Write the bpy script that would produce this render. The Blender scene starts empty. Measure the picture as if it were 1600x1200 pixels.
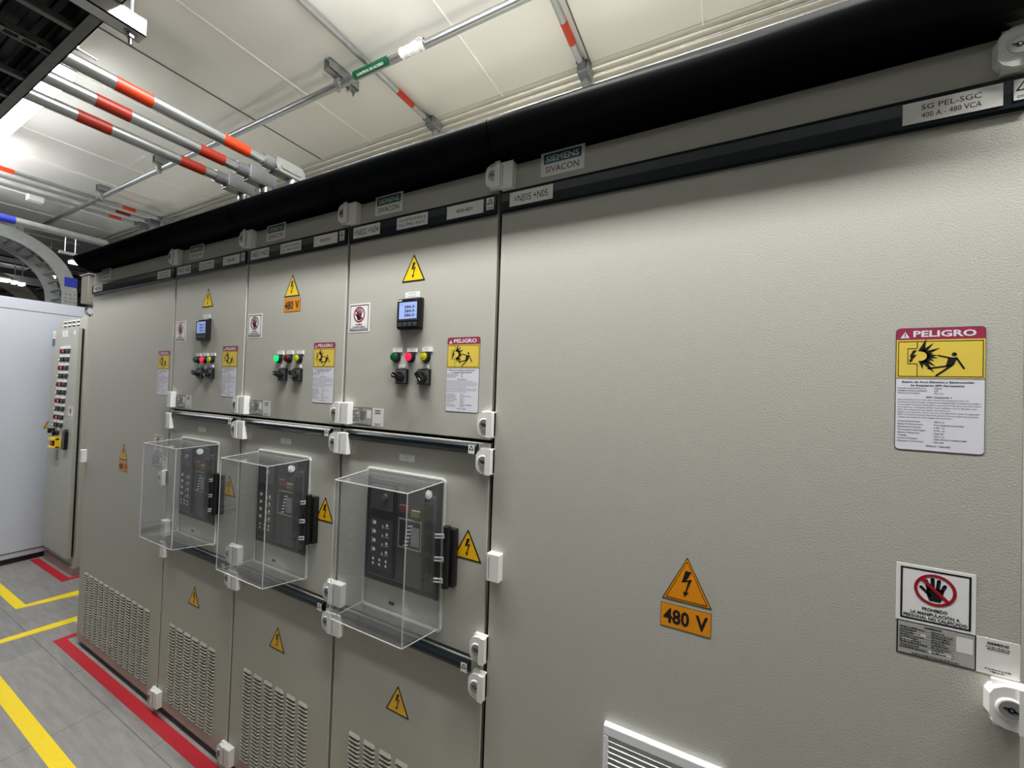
import bpy, bmesh, math, random
from mathutils import Vector, Matrix
random.seed(7)
SC = bpy.context.scene
COL = SC.collection

# ------------------------------------------------------------------ camera
F_PX = 629.1
YAW, PITCH, ROLL = -0.4814, 0.0166, 0.0332
CAM = Vector((3.3555, -0.9636, 1.58))
fw = Vector((math.sin(YAW)*math.cos(PITCH), math.cos(YAW)*math.cos(PITCH), math.sin(PITCH)))
rt0 = Vector((math.cos(YAW), -math.sin(YAW), 0)); up0 = rt0.cross(fw)
rt = rt0*math.cos(ROLL)+up0*math.sin(ROLL); up = -rt0*math.sin(ROLL)+up0*math.cos(ROLL)
cd = bpy.data.cameras.new('camera'); cam = bpy.data.objects.new('camera', cd); COL.objects.link(cam)
cd.sensor_fit = 'HORIZONTAL'; cd.sensor_width = 36.0; cd.lens = F_PX/1600*36.0
cd.clip_start = 0.02; cd.clip_end = 60
m = Matrix((rt, up, -fw)).transposed().to_4x4(); m.translation = CAM
cam.matrix_world = m
SC.camera = cam

# ------------------------------------------------------------------ world, exposure, lamps
SC.view_settings.view_transform = 'Standard'
SC.view_settings.look = 'None'
SC.view_settings.gamma = 1.0
SC.view_settings.use_curve_mapping = False
SC.view_settings.exposure = 0.0
try: SC.cycles.transparent_max_bounces = 48
except Exception: pass
w = bpy.data.worlds.new('world'); SC.world = w; w.use_nodes = True
w.node_tree.nodes['Background'].inputs[0].default_value = (0.9, 0.95, 1.0, 1)
w.node_tree.nodes['Background'].inputs[1].default_value = 0.02

ZC = 3.1       # ceiling height
YB = 0.93      # wall behind the switchgear
# luminaires: (x0, x1, y, z, power per tube)
LUMS = [(-0.50, 0.72, -0.33, 2.96), (1.95, 3.2, -0.30, 2.96), (3.4, 4.65, -0.30, 2.96), (-1.9, -0.7, -0.33, 2.96)]
def area(name, loc, sx, sy, power, col=(1.0, 0.985, 0.955)):
    l = bpy.data.lights.new(name, 'AREA'); l.shape = 'RECTANGLE'; l.size = sx; l.size_y = sy
    l.energy = power; l.color = col
    o = bpy.data.objects.new(name, l); COL.objects.link(o); o.location = loc
    return o
for i, (x0, x1, y, z) in enumerate(LUMS):
    area('tube_light', ((x0+x1)/2, y, z-0.05), x1-x0-0.04, 0.06, (20, 37, 31, 16)[i])
for i, (x0, x1, y, z) in enumerate(LUMS):      # the same tubes also shine sideways onto the ceiling edge
    o = area('tube_side_light', ((x0+x1)/2, y+0.045, z-0.01), x1-x0-0.04, 0.05, (1.3, 8, 8, 4)[i]); o.rotation_euler = (math.radians(112), 0, 0)
    o = area('tube_side_light', ((x0+x1)/2, y-0.045, z-0.01), x1-x0-0.04, 0.05, (2.5, 4, 4, 3)[i]); o.rotation_euler = (math.radians(-112), 0, 0)
for i, (x, y, p) in enumerate(((3.5, -2.6, 1.5), (1.2, -2.6, 1.5), (-1.0, -2.0, 5), (-4.5, -1.5, 10), (-4.5, 0.5, 5))):
    area('room_fill_light', (x, y, 3.0), 1.2, 0.1, p, (0.97, 0.985, 1.0))  # unseen fill lamps added above the room, without fixtures

# ------------------------------------------------------------------ materials
def lin(c):
    return tuple(((v/255)/12.92 if v/255 <= 0.04045 else (((v/255)+0.055)/1.055)**2.4) for v in c)
MATS = {}
def mat(name, rgb, rough=0.5, metal=0.0, emit=0.0, spec=0.5, bump=None, noise=None, coat=0):
    if name in MATS: return MATS[name]
    M = bpy.data.materials.new(name); M.use_nodes = True
    nt = M.node_tree; b = nt.nodes['Principled BSDF']
    c = lin(rgb)+(1,)
    b.inputs['Base Color'].default_value = c
    b.inputs['Roughness'].default_value = rough
    b.inputs['Metallic'].default_value = metal
    b.inputs['Specular IOR Level'].default_value = spec
    b.inputs['Coat Weight'].default_value = coat
    if emit:
        b.inputs['Emission Color'].default_value = c; b.inputs['Emission Strength'].default_value = emit
    if bump or noise:
        tc = nt.nodes.new('ShaderNodeTexCoord')
    if bump:
        sc, st, dist = bump
        n = nt.nodes.new('ShaderNodeTexNoise'); n.inputs['Scale'].default_value = sc; n.inputs['Detail'].default_value = 3
        bp = nt.nodes.new('ShaderNodeBump'); bp.inputs['Strength'].default_value = st; bp.inputs['Distance'].default_value = dist
        nt.links.new(tc.outputs['Object'], n.inputs['Vector']); nt.links.new(n.outputs['Fac'], bp.inputs['Height'])
        nt.links.new(bp.outputs['Normal'], b.inputs['Normal'])
    if noise:
        sc, amt, stretch = noise
        mp = nt.nodes.new('ShaderNodeMapping'); mp.inputs['Scale'].default_value = stretch
        n2 = nt.nodes.new('ShaderNodeTexNoise'); n2.inputs['Scale'].default_value = sc; n2.inputs['Detail'].default_value = 5
        r = nt.nodes.new('ShaderNodeMapRange'); r.inputs['To Min'].default_value = 1-amt; r.inputs['To Max'].default_value = 1+amt
        mx = nt.nodes.new('ShaderNodeVectorMath'); mx.operation = 'SCALE'; mx.inputs[0].default_value = c[:3]
        nt.links.new(tc.outputs['Object'], mp.inputs['Vector']); nt.links.new(mp.outputs['Vector'], n2.inputs['Vector'])
        nt.links.new(n2.outputs['Fac'], r.inputs['Value']); nt.links.new(r.outputs['Result'], mx.inputs['Scale'])
        nt.links.new(mx.outputs['Vector'], b.inputs['Base Color'])
    MATS[name] = M
    return M
BEIGE = mat('powder_coat_beige', (188, 187, 177), 0.48, spec=0.4, bump=(330, 0.38, 0.0012))
BEIGE_S = mat('powder_coat_beige_plain', (188, 185, 172), 0.5, spec=0.4)
DARKGAP = mat('gap_shade_dark', (14, 14, 14), 0.8)  # near-black that stands in for shade in gaps and below louvre hoods
BLACK = mat('black_gloss', (4, 5, 6), 0.28, spec=0.06)
TEAL = mat('petrol_plastic', (16, 27, 34), 0.32, spec=0.4)
WHITEP = mat('white_plastic', (238, 238, 234), 0.35)
PAPER = mat('sticker_white', (244, 244, 244), 0.45)
PAPER2 = mat('label_white', (236, 235, 230), 0.5)
INK = mat('ink_black', (18, 18, 22), 0.5)
YEL = mat('warning_yellow', (250, 190, 10), 0.4)
YEL2 = mat('bright_warning_yellow', (255, 216, 20), 0.4)
YELD = mat('danger_yellow', (234, 206, 84), 0.45)
ORG = mat('voltage_orange', (240, 150, 10), 0.4)
CRIM = mat('crimson', (160, 50, 80), 0.4)
REDI = mat('prohibition_red', (165, 20, 40), 0.4)
GREENP = mat('brand_teal', (10, 92, 92), 0.4)
PLATE = mat('plate_cream', (238, 237, 230), 0.4)
BLKP = mat('black_plastic', (20, 20, 22), 0.35)
DGREY = mat('dark_grey_plastic', (62, 64, 68), 0.4)
MGREY = mat('mid_grey_plastic', (88, 90, 92), 0.4)
NPG = mat('nameplate_grey', (176, 176, 170), 0.4)
GALV = mat('galvanised_steel', (168, 172, 174), 0.3, 0.85, noise=(40, 0.12, (1, 1, 1)))
GALVD = mat('dull_galvanised_steel', (150, 153, 152), 0.45, 0.6, noise=(30, 0.2, (1, 1, 1)))
CAST = mat('cast_grey_paint', (105, 108, 110), 0.45, 0.2)
TAPE_O = mat('orange_band', (196, 52, 3), 0.45)
TAPE_R = mat('red_orange_band', (150, 36, 10), 0.45)
TAPE_B = mat('blue_band', (28, 44, 150), 0.45)
TAPE_G = mat('green_band', (0, 92, 60), 0.4)
STEEL = mat('brushed_steel', (140, 138, 128), 0.35, 0.5, noise=(8, 0.08, (30, 30, 1)))
CHROME = mat('chrome', (200, 200, 200), 0.15, 1.0)
CTRL = mat('control_cabinet_grey', (182, 182, 172), 0.42, 0.0, noise=(6, 0.05, (1, 1, 6)))
CTRLD = mat('plinth_grey', (150, 143, 134), 0.4, 0.1, noise=(20, 0.12, (1, 1, 1)))
BLUEW = mat('cool_white_paint', (205, 210, 222), 0.45, bump=(200, 0.1, 0.001))
CABLE = mat('cable_black', (24, 26, 28), 0.5)
TRAYM = mat('tray_steel_dark', (120, 121, 120), 0.5, 0.5, noise=(30, 0.2, (1, 1, 1)))
LEDW = mat('led_diffuser', (250, 252, 255), 0.4, emit=17)
LEDDIM = mat('far_led_diffuser', (250, 252, 255), 0.4, emit=3)
SCREEN = mat('lcd_screen', (150, 172, 228), 0.3, emit=0.42)
LG_ON = mat('green_lens_lit', (10, 235, 110), 0.25, emit=1.0)
LG_OFF = mat('green_lens', (8, 92, 42), 0.25)
LR_ON = mat('red_lens_lit', (255, 30, 70), 0.25, emit=1.0)
LR_DIM = mat('red_lens_dim', (225, 60, 80), 0.25, emit=0.5)
LR_OFF = mat('red_lens', (95, 10, 22), 0.25)
LY = mat('yellow_lens', (178, 180, 20), 0.25, emit=0.12)

def ceiling_mat():
    M = bpy.data.materials.new('ceiling_panel_paint'); M.use_nodes = True; nt = M.node_tree; b = nt.nodes['Principled BSDF']
    b.inputs['Base Color'].default_value = lin((223, 222, 217))+(1,)
    b.inputs['Roughness'].default_value = 0.10; b.inputs['Specular IOR Level'].default_value = 0.8
    tc = nt.nodes.new('ShaderNodeTexCoord')
    n = nt.nodes.new('ShaderNodeTexNoise'); n.inputs['Scale'].default_value = 2.2; n.inputs['Detail'].default_value = 1
    bp = nt.nodes.new('ShaderNodeBump'); bp.inputs['Strength'].default_value = 0.05; bp.inputs['Distance'].default_value = 0.01
    nt.links.new(tc.outputs['Object'], n.inputs['Vector']); nt.links.new(n.outputs['Fac'], bp.inputs['Height'])
    nt.links.new(bp.outputs['Normal'], b.inputs['Normal'])
    return M
CEILM = ceiling_mat()
WALLM = mat('wall_panel_paint', (210, 208, 198), 0.35, spec=0.5)
SEAMW = mat('seam_white', (250, 250, 246), 0.4)

def floor_mat():
    M = bpy.data.materials.new('vinyl_tile'); M.use_nodes = True; nt = M.node_tree; b = nt.nodes['Principled BSDF']
    tc = nt.nodes.new('ShaderNodeTexCoord')
    mp = nt.nodes.new('ShaderNodeMapping'); mp.inputs['Location'].default_value = (0.11, 0.105, 0)
    br = nt.nodes.new('ShaderNodeTexBrick'); br.inputs['Scale'].default_value = 1.0
    br.inputs['Brick Width'].default_value = 0.89; br.inputs['Row Height'].default_value = 0.45
    br.inputs['Mortar Size'].default_value = 0.0018; br.inputs['Mortar Smooth'].default_value = 0.3
    br.offset = 0.5; br.offset_frequency = 2
    br.inputs['Color1'].default_value = lin((150, 147, 143))+(1,)
    br.inputs['Color2'].default_value = lin((130, 133, 134))+(1,)
    br.inputs['Mortar'].default_value = lin((92, 92, 92))+(1,)
    nt.links.new(tc.outputs['Object'], mp.inputs['Vector']); nt.links.new(mp.outputs['Vector'], br.inputs['Vector'])
    m2 = nt.nodes.new('ShaderNodeMapping'); m2.inputs['Scale'].default_value = (2.0, 14.0, 1)
    n = nt.nodes.new('ShaderNodeTexNoise'); n.inputs['Scale'].default_value = 3; n.inputs['Detail'].default_value = 8
    n3 = nt.nodes.new('ShaderNodeTexNoise'); n3.inputs['Scale'].default_value = 170; n3.inputs['Detail'].default_value = 3
    nt.links.new(tc.outputs['Object'], m2.inputs['Vector']); nt.links.new(m2.outputs['Vector'], n.inputs['Vector'])
    nt.links.new(tc.outputs['Object'], n3.inputs['Vector'])
    ad = nt.nodes.new('ShaderNodeMath'); ad.operation = 'ADD'
    nt.links.new(n.outputs['Fac'], ad.inputs[0]); nt.links.new(n3.outputs['Fac'], ad.inputs[1])
    r = nt.nodes.new('ShaderNodeMapRange'); r.inputs['From Min'].default_value = 0.5; r.inputs['From Max'].default_value = 1.5
    r.inputs['To Min'].default_value = 0.68; r.inputs['To Max'].default_value = 1.32
    nt.links.new(ad.outputs[0], r.inputs['Value'])
    mx = nt.nodes.new('ShaderNodeVectorMath'); mx.operation = 'SCALE'
    nt.links.new(br.outputs['Color'], mx.inputs[0]); nt.links.new(r.outputs['Result'], mx.inputs['Scale'])
    nt.links.new(mx.outputs['Vector'], b.inputs['Base Color'])
    b.inputs['Roughness'].default_value = 0.45
    return M
FLOORM = floor_mat()

def acrylic(name, tint, gloss_scale, rough, diff=0.0):
    M = bpy.data.materials.new(name); M.use_nodes = True; nt = M.node_tree
    for n in list(nt.nodes): nt.nodes.remove(n)
    out = nt.nodes.new('ShaderNodeOutputMaterial')
    tr = nt.nodes.new('ShaderNodeBsdfTransparent'); tr.inputs['Color'].default_value = tint
    gl = nt.nodes.new('ShaderNodeBsdfGlossy'); gl.inputs['Roughness'].default_value = rough
    lw = nt.nodes.new('ShaderNodeLayerWeight'); lw.inputs['Blend'].default_value = 0.5
    pw = nt.nodes.new('ShaderNodeMath'); pw.operation = 'POWER'; pw.inputs[1].default_value = 4.0
    mu = nt.nodes.new('ShaderNodeMath'); mu.operation = 'MULTIPLY_ADD'; mu.inputs[1].default_value = 0.7*gloss_scale; mu.inputs[2].default_value = 0.04*gloss_scale; mu.use_clamp = True
    nt.links.new(lw.outputs['Facing'], pw.inputs[0])
    mx = nt.nodes.new('ShaderNodeMixShader')
    nt.links.new(pw.outputs[0], mu.inputs[0]); nt.links.new(mu.outputs[0], mx.inputs[0])
    nt.links.new(tr.outputs[0], mx.inputs[1]); nt.links.new(gl.outputs[0], mx.inputs[2])
    last = mx
    if diff:
        d = nt.nodes.new('ShaderNodeBsdfDiffuse'); d.inputs['Color'].default_value = (0.9, 0.92, 0.92, 1)
        m2 = nt.nodes.new('ShaderNodeMixShader'); m2.inputs[0].default_value = diff
        nt.links.new(mx.outputs[0], m2.inputs[1]); nt.links.new(d.outputs[0], m2.inputs[2]); last = m2
    nt.links.new(last.outputs[0], out.inputs['Surface'])
    MATS[name] = M
    return M
ACR = acrylic('clear_acrylic', (0.965, 0.97, 0.972, 1), 1.0, 0.02, 0.022)
ACRE = acrylic('acrylic_edge', (0.93, 0.94, 0.94, 1), 2.0, 0.12, 0.34)

# ------------------------------------------------------------------ mesh helpers
def tag(o, label=None, cat=None, group=None, kind=None):
    if label: o['label'] = label
    if cat: o['category'] = cat
    if group: o['group'] = group
    if kind: o['kind'] = kind
    return o
def empty(name, loc, label, cat, group=None):
    o = bpy.data.objects.new(name, None); COL.objects.link(o); o.location = loc; o.empty_display_size = 0.1
    return tag(o, label, cat, group)
def link(name, bm, mats, parent=None, smooth=False):
    me = bpy.data.meshes.new(name)
    bmesh.ops.recalc_face_normals(bm, faces=bm.faces)
    if smooth:
        for f in bm.faces: f.smooth = True
        for e in bm.edges:
            if len(e.link_faces) == 2 and e.calc_face_angle(0) > 0.6: e.smooth = False
    bm.to_mesh(me); bm.free()
    for x in (mats if isinstance(mats, (list, tuple)) else [mats]): me.materials.append(x)
    o = bpy.data.objects.new(name, me); COL.objects.link(o)
    if parent is not None:
        o.parent = parent
        q = parent; off = Vector((0, 0, 0))
        while q is not None: off += q.location; q = q.parent
        o.location = -off            # meshes are written in world coordinates
        me.transform(Matrix.Identity(4))
    return o
def box(bm, x0, x1, y0, y1, z0, z1, mi=0, bev=0.0, seg=2):
    g = bmesh.ops.create_cube(bm, size=1.0)
    vs = g['verts']
    for v in vs:
        v.co = Vector((x0+(v.co.x+.5)*(x1-x0), y0+(v.co.y+.5)*(y1-y0), z0+(v.co.z+.5)*(z1-z0)))
    fs = list({f for v in vs for f in v.link_faces})
    for f in fs: f.material_index = mi
    if bev:
        es = list({e for v in vs for e in v.link_edges})
        r = bmesh.ops.bevel(bm, geom=es, offset=bev, segments=seg, affect='EDGES', profile=0.5)
        for f in r['faces']: f.material_index = mi
    return vs
def tube(bm, p0, p1, r, mi=0, n=20, r2=None, caps=True):
    p0 = Vector(p0); p1 = Vector(p1); d = (p1-p0); L = d.length
    q = d.to_track_quat('Z', 'Y').to_matrix().to_4x4()
    q.translation = (p0+p1)/2
    g = bmesh.ops.create_cone(bm, cap_ends=caps, segments=n, radius1=r, radius2=r if r2 is None else r2, depth=L, matrix=q)
    for f in {f for v in g['verts'] for f in v.link_faces}: f.material_index = mi
def sweep(bm, path, r, mi=0, n=14):
    rings = []
    for i, p in enumerate(path):
        p = Vector(p); a = Vector(path[max(i-1, 0)]); b = Vector(path[min(i+1, len(path)-1)])
        q = (b-a).to_track_quat('Z', 'Y').to_matrix()
        rings.append([bm.verts.new(p+q @ Vector((r*math.cos(t*2*math.pi/n), r*math.sin(t*2*math.pi/n), 0))) for t in range(n)])
    for a, b in zip(rings, rings[1:]):
        for t in range(n):
            f = bm.faces.new((a[t], a[(t+1) % n], b[(t+1) % n], b[t])); f.material_index = mi
    for ring in (rings[0], rings[-1]):
        f = bm.faces.new(ring); f.material_index = mi
def prism(bm, pts, axis, a0, a1, mi=0):
    """extrude a 2D outline along an axis: axis 'y' takes (x,z), 'x' takes (y,z), 'z' takes (x,y)"""
    def P(p, a):
        return {'y': (p[0], a, p[1]), 'x': (a, p[0], p[1]), 'z': (p[0], p[1], a)}[axis]
    A = [bm.verts.new(P(p, a0)) for p in pts]; B = [bm.verts.new(P(p, a1)) for p in pts]
    n = len(pts); fs = [bm.faces.new(A), bm.faces.new(B)]
    for i in range(n): fs.append(bm.faces.new((A[i], A[(i+1) % n], B[(i+1) % n], B[i])))
    for f in fs: f.material_index = mi
def disc_pts(cx, cz, r, n=24, rz=None, a0=0):
    rz = rz or r
    return [(cx+r*math.cos(a0+2*math.pi*i/n), cz+rz*math.sin(a0+2*math.pi*i/n)) for i in range(n)]
def rrect(x0, x1, z0, z1, r, n=5):
    pts = []
    for cx, cz, a in ((x1-r, z1-r, 0), (x0+r, z1-r, 90), (x0+r, z0+r, 180), (x1-r, z0+r, 270)):
        for i in range(n+1):
            t = math.radians(a+90*i/n); pts.append((cx+r*math.cos(t), cz+r*math.sin(t)))
    return pts

TXT = {}
def text_geo(s, bold):
    k = (s, bold)
    if k in TXT: return TXT[k]
    c = bpy.data.curves.new('t', 'FONT'); c.body = s; c.size = 1.0; c.resolution_u = 2
    if bold: c.offset = 0.018 if bold is True else bold
    o = bpy.data.objects.new('t', c)
    me = bpy.data.meshes.new_from_object(o)
    vs = [(v.co.x, v.co.y) for v in me.vertices]; fs = [tuple(p.vertices) for p in me.polygons]
    bpy.data.meshes.remove(me); bpy.data.objects.remove(o); bpy.data.curves.remove(c)
    TXT[k] = (vs, fs); return TXT[k]
CAP = 0.72
class Flat:
    """printed flat thing on a plane; local 2D u (right), v (up); base slab plus ink layers"""
    def __init__(s, y=0.0, thick=0.0006, frame=None):
        s.bm = bmesh.new(); s.mats = []; s.y = y; s.t = thick; s.k = 0
        s.frame = frame or (lambda u, d, v: (u, s.y-d, v))
    def mi(s, M):
        if M not in s.mats: s.mats.append(M)
        return s.mats.index(M)
    def base(s, pts, M):
        A = [s.bm.verts.new(s.frame(p[0], 0, p[1])) for p in pts]; B = [s.bm.verts.new(s.frame(p[0], s.t, p[1])) for p in pts]
        n = len(pts); fs = [s.bm.faces.new(B)] + [s.bm.faces.new((A[i], A[(i+1) % n], B[(i+1) % n], B[i])) for i in range(n)]
        for f in fs: f.material_index = s.mi(M)
        return s
    def poly(s, pts, M, layer=1):
        d = s.t+0.00022*layer
        f = s.bm.faces.new([s.bm.verts.new(s.frame(p[0], d, p[1])) for p in pts]); f.material_index = s.mi(M)
        bmesh.ops.triangulate(s.bm, faces=[f]) if len(pts) > 4 else None
        return s
    def rect(s, x0, x1, z0, z1, M, layer=1): return s.poly([(x0, z0), (x1, z0), (x1, z1), (x0, z1)], M, layer)
    def frame_rect(s, x0, x1, z0, z1, t, M, layer=1):
        s.rect(x0, x1, z0, z0+t, M, layer); s.rect(x0, x1, z1-t, z1, M, layer)
        s.rect(x0, x0+t, z0+t, z1-t, M, layer); s.rect(x1-t, x1, z0+t, z1-t, M, layer); return s
    def ring(s, cx, cz, r, t, M, layer=1, n=32):
        for i in range(n):
            a, b = 2*math.pi*i/n, 2*math.pi*(i+1)/n
            s.poly([(cx+r*math.cos(a), cz+r*math.sin(a)), (cx+r*math.cos(b), cz+r*math.sin(b)),
                    (cx+(r-t)*math.cos(b), cz+(r-t)*math.sin(b)), (cx+(r-t)*math.cos(a), cz+(r-t)*math.sin(a))], M, layer)
        return s
    def seg(s, a, b, wd, M, layer=1, rnd=False):
        d = Vector(b)-Vector(a); d.normalize(); n = Vector((-d.y, d.x))*wd/2
        s.poly([(a[0]+n.x, a[1]+n.y), (b[0]+n.x, b[1]+n.y), (b[0]-n.x, b[1]-n.y), (a[0]-n.x, a[1]-n.y)], M, layer)
        if rnd:
            for p in (a, b): s.poly(disc_pts(p[0], p[1], wd/2, 10), M, layer)
        return s
    def text(s, st, x, z, h, M, w=None, align='c', bold=False, layer=2):
        """z = baseline, h = capital height, w = forced total width"""
        vs, fs = text_geo(st, bold)
        if not vs: return s
        x0 = min(v[0] for v in vs); x1 = max(v[0] for v in vs)
        sz = h/CAP; sx = sz if w is None else w/(x1-x0)
        W = (x1-x0)*sx
        ox = {'c': x-W/2, 'l': x, 'r': x-W}[align]
        d = s.t+0.00022*layer; mi = s.mi(M)
        nv = [s.bm.verts.new(s.frame(ox+(v[0]-x0)*sx, d, z+v[1]*sz)) for v in vs]
        for f in fs:
            try: s.bm.faces.new([nv[i] for i in f]).material_index = mi
            except ValueError: pass
        return s
    def done(s, name, parent, label=None):
        o = link_raw(name, s.bm, s.mats, parent)
        if label: o['label'] = label
        return o
def link_raw(name, bm, mats, parent):
    me = bpy.data.meshes.new(name); bm.to_mesh(me); bm.free()
    for x in mats: me.materials.append(x)
    o = bpy.data.objects.new(name, me); COL.objects.link(o)
    if parent is not None:
        o.parent = parent; off = Vector((0, 0, 0)); q = parent
        while q is not None: off += q.location; q = q.parent
        o.location = -off
    return o

# ------------------------------------------------------------------ room shell
def struct(name, bm, mats): return tag(link(name, bm, mats), kind='structure')
XL, XR, YF = -9.0, 6.5, -3.3
bm = bmesh.new(); box(bm, XL, XR, YF, 3.0, -0.1, 0); struct('floor', bm, FLOORM)
bm = bmesh.new(); box(bm, XL, XR, YF, 3.0, ZC, ZC+0.1); struct('ceiling', bm, CEILM)
bm = bmesh.new(); box(bm, -2.9, XR, YB, YB+0.1, 0, ZC); struct('wall_back', bm, WALLM)
bm = bmesh.new(); box(bm, XL, XR, YF-0.1, YF, 0, ZC); struct('wall_front', bm, mat('wall_front_paint', (120, 120, 118), 0.6))
bm = bmesh.new(); box(bm, XL-0.1, XL, YF, 3.0, 0, ZC); struct('wall_left', bm, WALLM)
bm = bmesh.new(); box(bm, XR, XR+0.1, YF, 3.0, 0, ZC); struct('wall_right', bm, WALLM)
bm = bmesh.new(); box(bm, XL, -2.9, 3.0, 3.1, 0, ZC); struct('wall_far', bm, WALLM)
# corner profile with three bright ridges between ceiling and wall
bm = bmesh.new()
for y0, z0, r in ((0.828, ZC-.002, 0.008), (0.868, ZC-0.008, 0.008), (0.900, ZC-0.024, 0.011)):
    tube(bm, (-2.9, y0, z0-0.004), (XR, y0, z0-0.004), r, 0, 20)
o = struct('trim_1', bm, mat('bright_aluminium', (252, 251, 247), 0.25, 0.85))
for p in o.data.polygons: p.use_smooth = len(p.vertices) == 4
bm = bmesh.new()
prism(bm, [(0.80, ZC), (0.80, ZC-0.002), (0.86, ZC-0.004), (0.90, ZC-0.018), (0.925, ZC-0.05), (0.93, ZC-0.05), (0.93, ZC)], 'x', -2.9, XR)
struct('trim_2', bm, WALLM)
# ceiling panel joints
n = 3
for i in range(-14, 9):
    x = 1.387+0.4665*i
    bm = bmesh.new(); wd = 0.005
    dark = i in (-1, 3)
    box(bm, x-wd/2, x+wd/2, YF, YB-0.12, ZC-0.004, ZC+0.001)
    struct('trim_%d' % n, bm, MGREY if dark else SEAMW); n += 1

# ------------------------------------------------------------------ floor markings
def tape(name, quads, M, label, cat='floor tape', group=None):
    bm = bmesh.new()
    for q in quads: prism(bm, q, 'z', 0.0, 0.0012)
    o = link(name, bm, M); tag(o, label, cat, 'coloured tapes on the floor'); return o
REDT = mat('red_floor_tape', (192, 30, 44), 0.45, noise=(60, 0.12, (1, 1, 1)))
YELT = mat('yellow_floor_tape', (255, 224, 25), 0.45, noise=(60, 0.08, (1, 1, 1)))
tape('floor_tape', [[(-0.14, -0.058), (4.2, -0.058), (4.2, -0.010), (-0.14, -0.010)], [(-0.14, -0.010), (-0.095, -0.010), (-0.095, 0.85), (-0.14, 0.85)]], REDT,
     'red floor tape running along the foot of the long beige switchgear row')
tape('floor_tape', [[(-1.84, 0.222), (-1.095, 0.222), (-1.095, 0.272), (-1.84, 0.272)], [(-1.145, 0.272), (-1.095, 0.272), (-1.095, 0.85), (-1.145, 0.85)]], REDT,
     'short red floor tape around the foot of the narrow grey control cabinet')
tape('floor_tape', [[(-1.8, -0.058), (-0.822, -0.062), (-0.854, -0.012), (-1.8, -0.010)], [(-0.854, -0.012), (-0.822, -0.062), (-0.735, 0.221), (-0.70, 0.34), (-0.79, 0.34), (-0.825, 0.24)]], YELT,
     'yellow floor tape turning a corner in front of the grey control cabinet')
tape('floor_tape', [[(-0.50, -0.85), (-0.44, -0.85), (-0.358, -0.215), (-0.30, 0.12), (-0.22, 0.6), (-0.29, 0.6), (-0.376, 0.12), (-0.412, -0.205)]], YELT,
     'yellow floor tape crossing the passage left of the red tape corner')
tape('floor_tape', [[(-0.40, -0.343), (4.2, -0.343), (4.2, -0.294), (-0.38, -0.288)]], YELT,
     'long wide yellow floor tape running parallel to the red tape at the bottom left')

# ------------------------------------------------------------------ parts of the switchgear
def lock(parent, xs, zc, label=None):
    """lock housing: octagonal plate to the left of the seam xs, cylinder with double-bit key slot"""
    bm = bmesh.new(); h = 0.035
    prism(bm, [(xs-0.044, zc-h), (xs-0.006, zc-h), (xs-0.006, zc+h), (xs-0.044, zc+h), (xs-0.044, zc+h*.72), (xs-0.036, zc+h*.70), (xs-0.036, zc-h*.70), (xs-0.044, zc-h*.72)], 'y', -0.010, 0.002)
    prism(bm, [(xs-0.052, zc-h*.45), (xs-0.047, zc-h*.72), (xs-0.036, zc-h*.90), (xs-0.020, zc-h*.94), (xs-0.020, zc+h*.94), (xs-0.036, zc+h*.90), (xs-0.047, zc+h*.72), (xs-0.052, zc+h*.45)], 'y', -0.020, 0.002)
    prism(bm, [(xs-0.021, zc-h*.96), (xs-0.006, zc-h*.96), (xs-0.006, zc+h*.96), (xs-0.021, zc+h*.96)], 'y', -0.024, 0.002)
    tube(bm, (xs-0.030, -0.019, zc), (xs-0.030, -0.0225, zc), 0.0175, 0, 28, 0.0165)
    bmesh.ops.bevel(bm, geom=[e for e in bm.edges if len(e.link_faces) == 2 and e.calc_face_angle(0) > 0.8], offset=0.0012, segments=1, affect='EDGES')
    o = link('lock', bm, WHITEP, parent)
    bm = bmesh.new()
    tube(bm, (xs-0.030, -0.0222, zc), (xs-0.030, -0.0235, zc), 0.0140, 0, 28)
    tube(bm, (xs-0.030, -0.0234, zc), (xs-0.030, -0.0239, zc), 0.0045, 1, 16)
    prism(bm, [(xs-.0375, zc+.0035), (xs-.0395, zc+.001), (xs-.0225, zc-.0035), (xs-.0205, zc-.001)], 'y', -0.0239, -0.0232, 1)
    tube(bm, (xs-0.030, -0.0238, zc), (xs-0.030, -0.0245, zc), 0.0018, 2, 10)
    link('lock_cylinder', bm, [mat('lock_metal', (150, 150, 150), .4, .3), BLKP, GALV], o)
def hinge(parent, xs, zc, w=0.038):
    bm = bmesh.new(); h = 0.0365
    box(bm, xs+0.002, xs+0.006+w, -0.022, 0.003, zc-h, zc+h, 0, 0.0018)
    box(bm, xs+0.009, xs+0.0105, -0.0224, -0.0215, zc-h*0.8, zc+h*0.75, 1)
    link('hinge', bm, [WHITEP, MGREY], parent)
def door(parent, name, x0, x1, z0, z1):
    bm = bmesh.new(); box(bm, x0, x1, 0.0, 0.019, z0, z1, 0, 0.0022, 2)
    return link(name, bm, BEIGE, parent)
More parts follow.
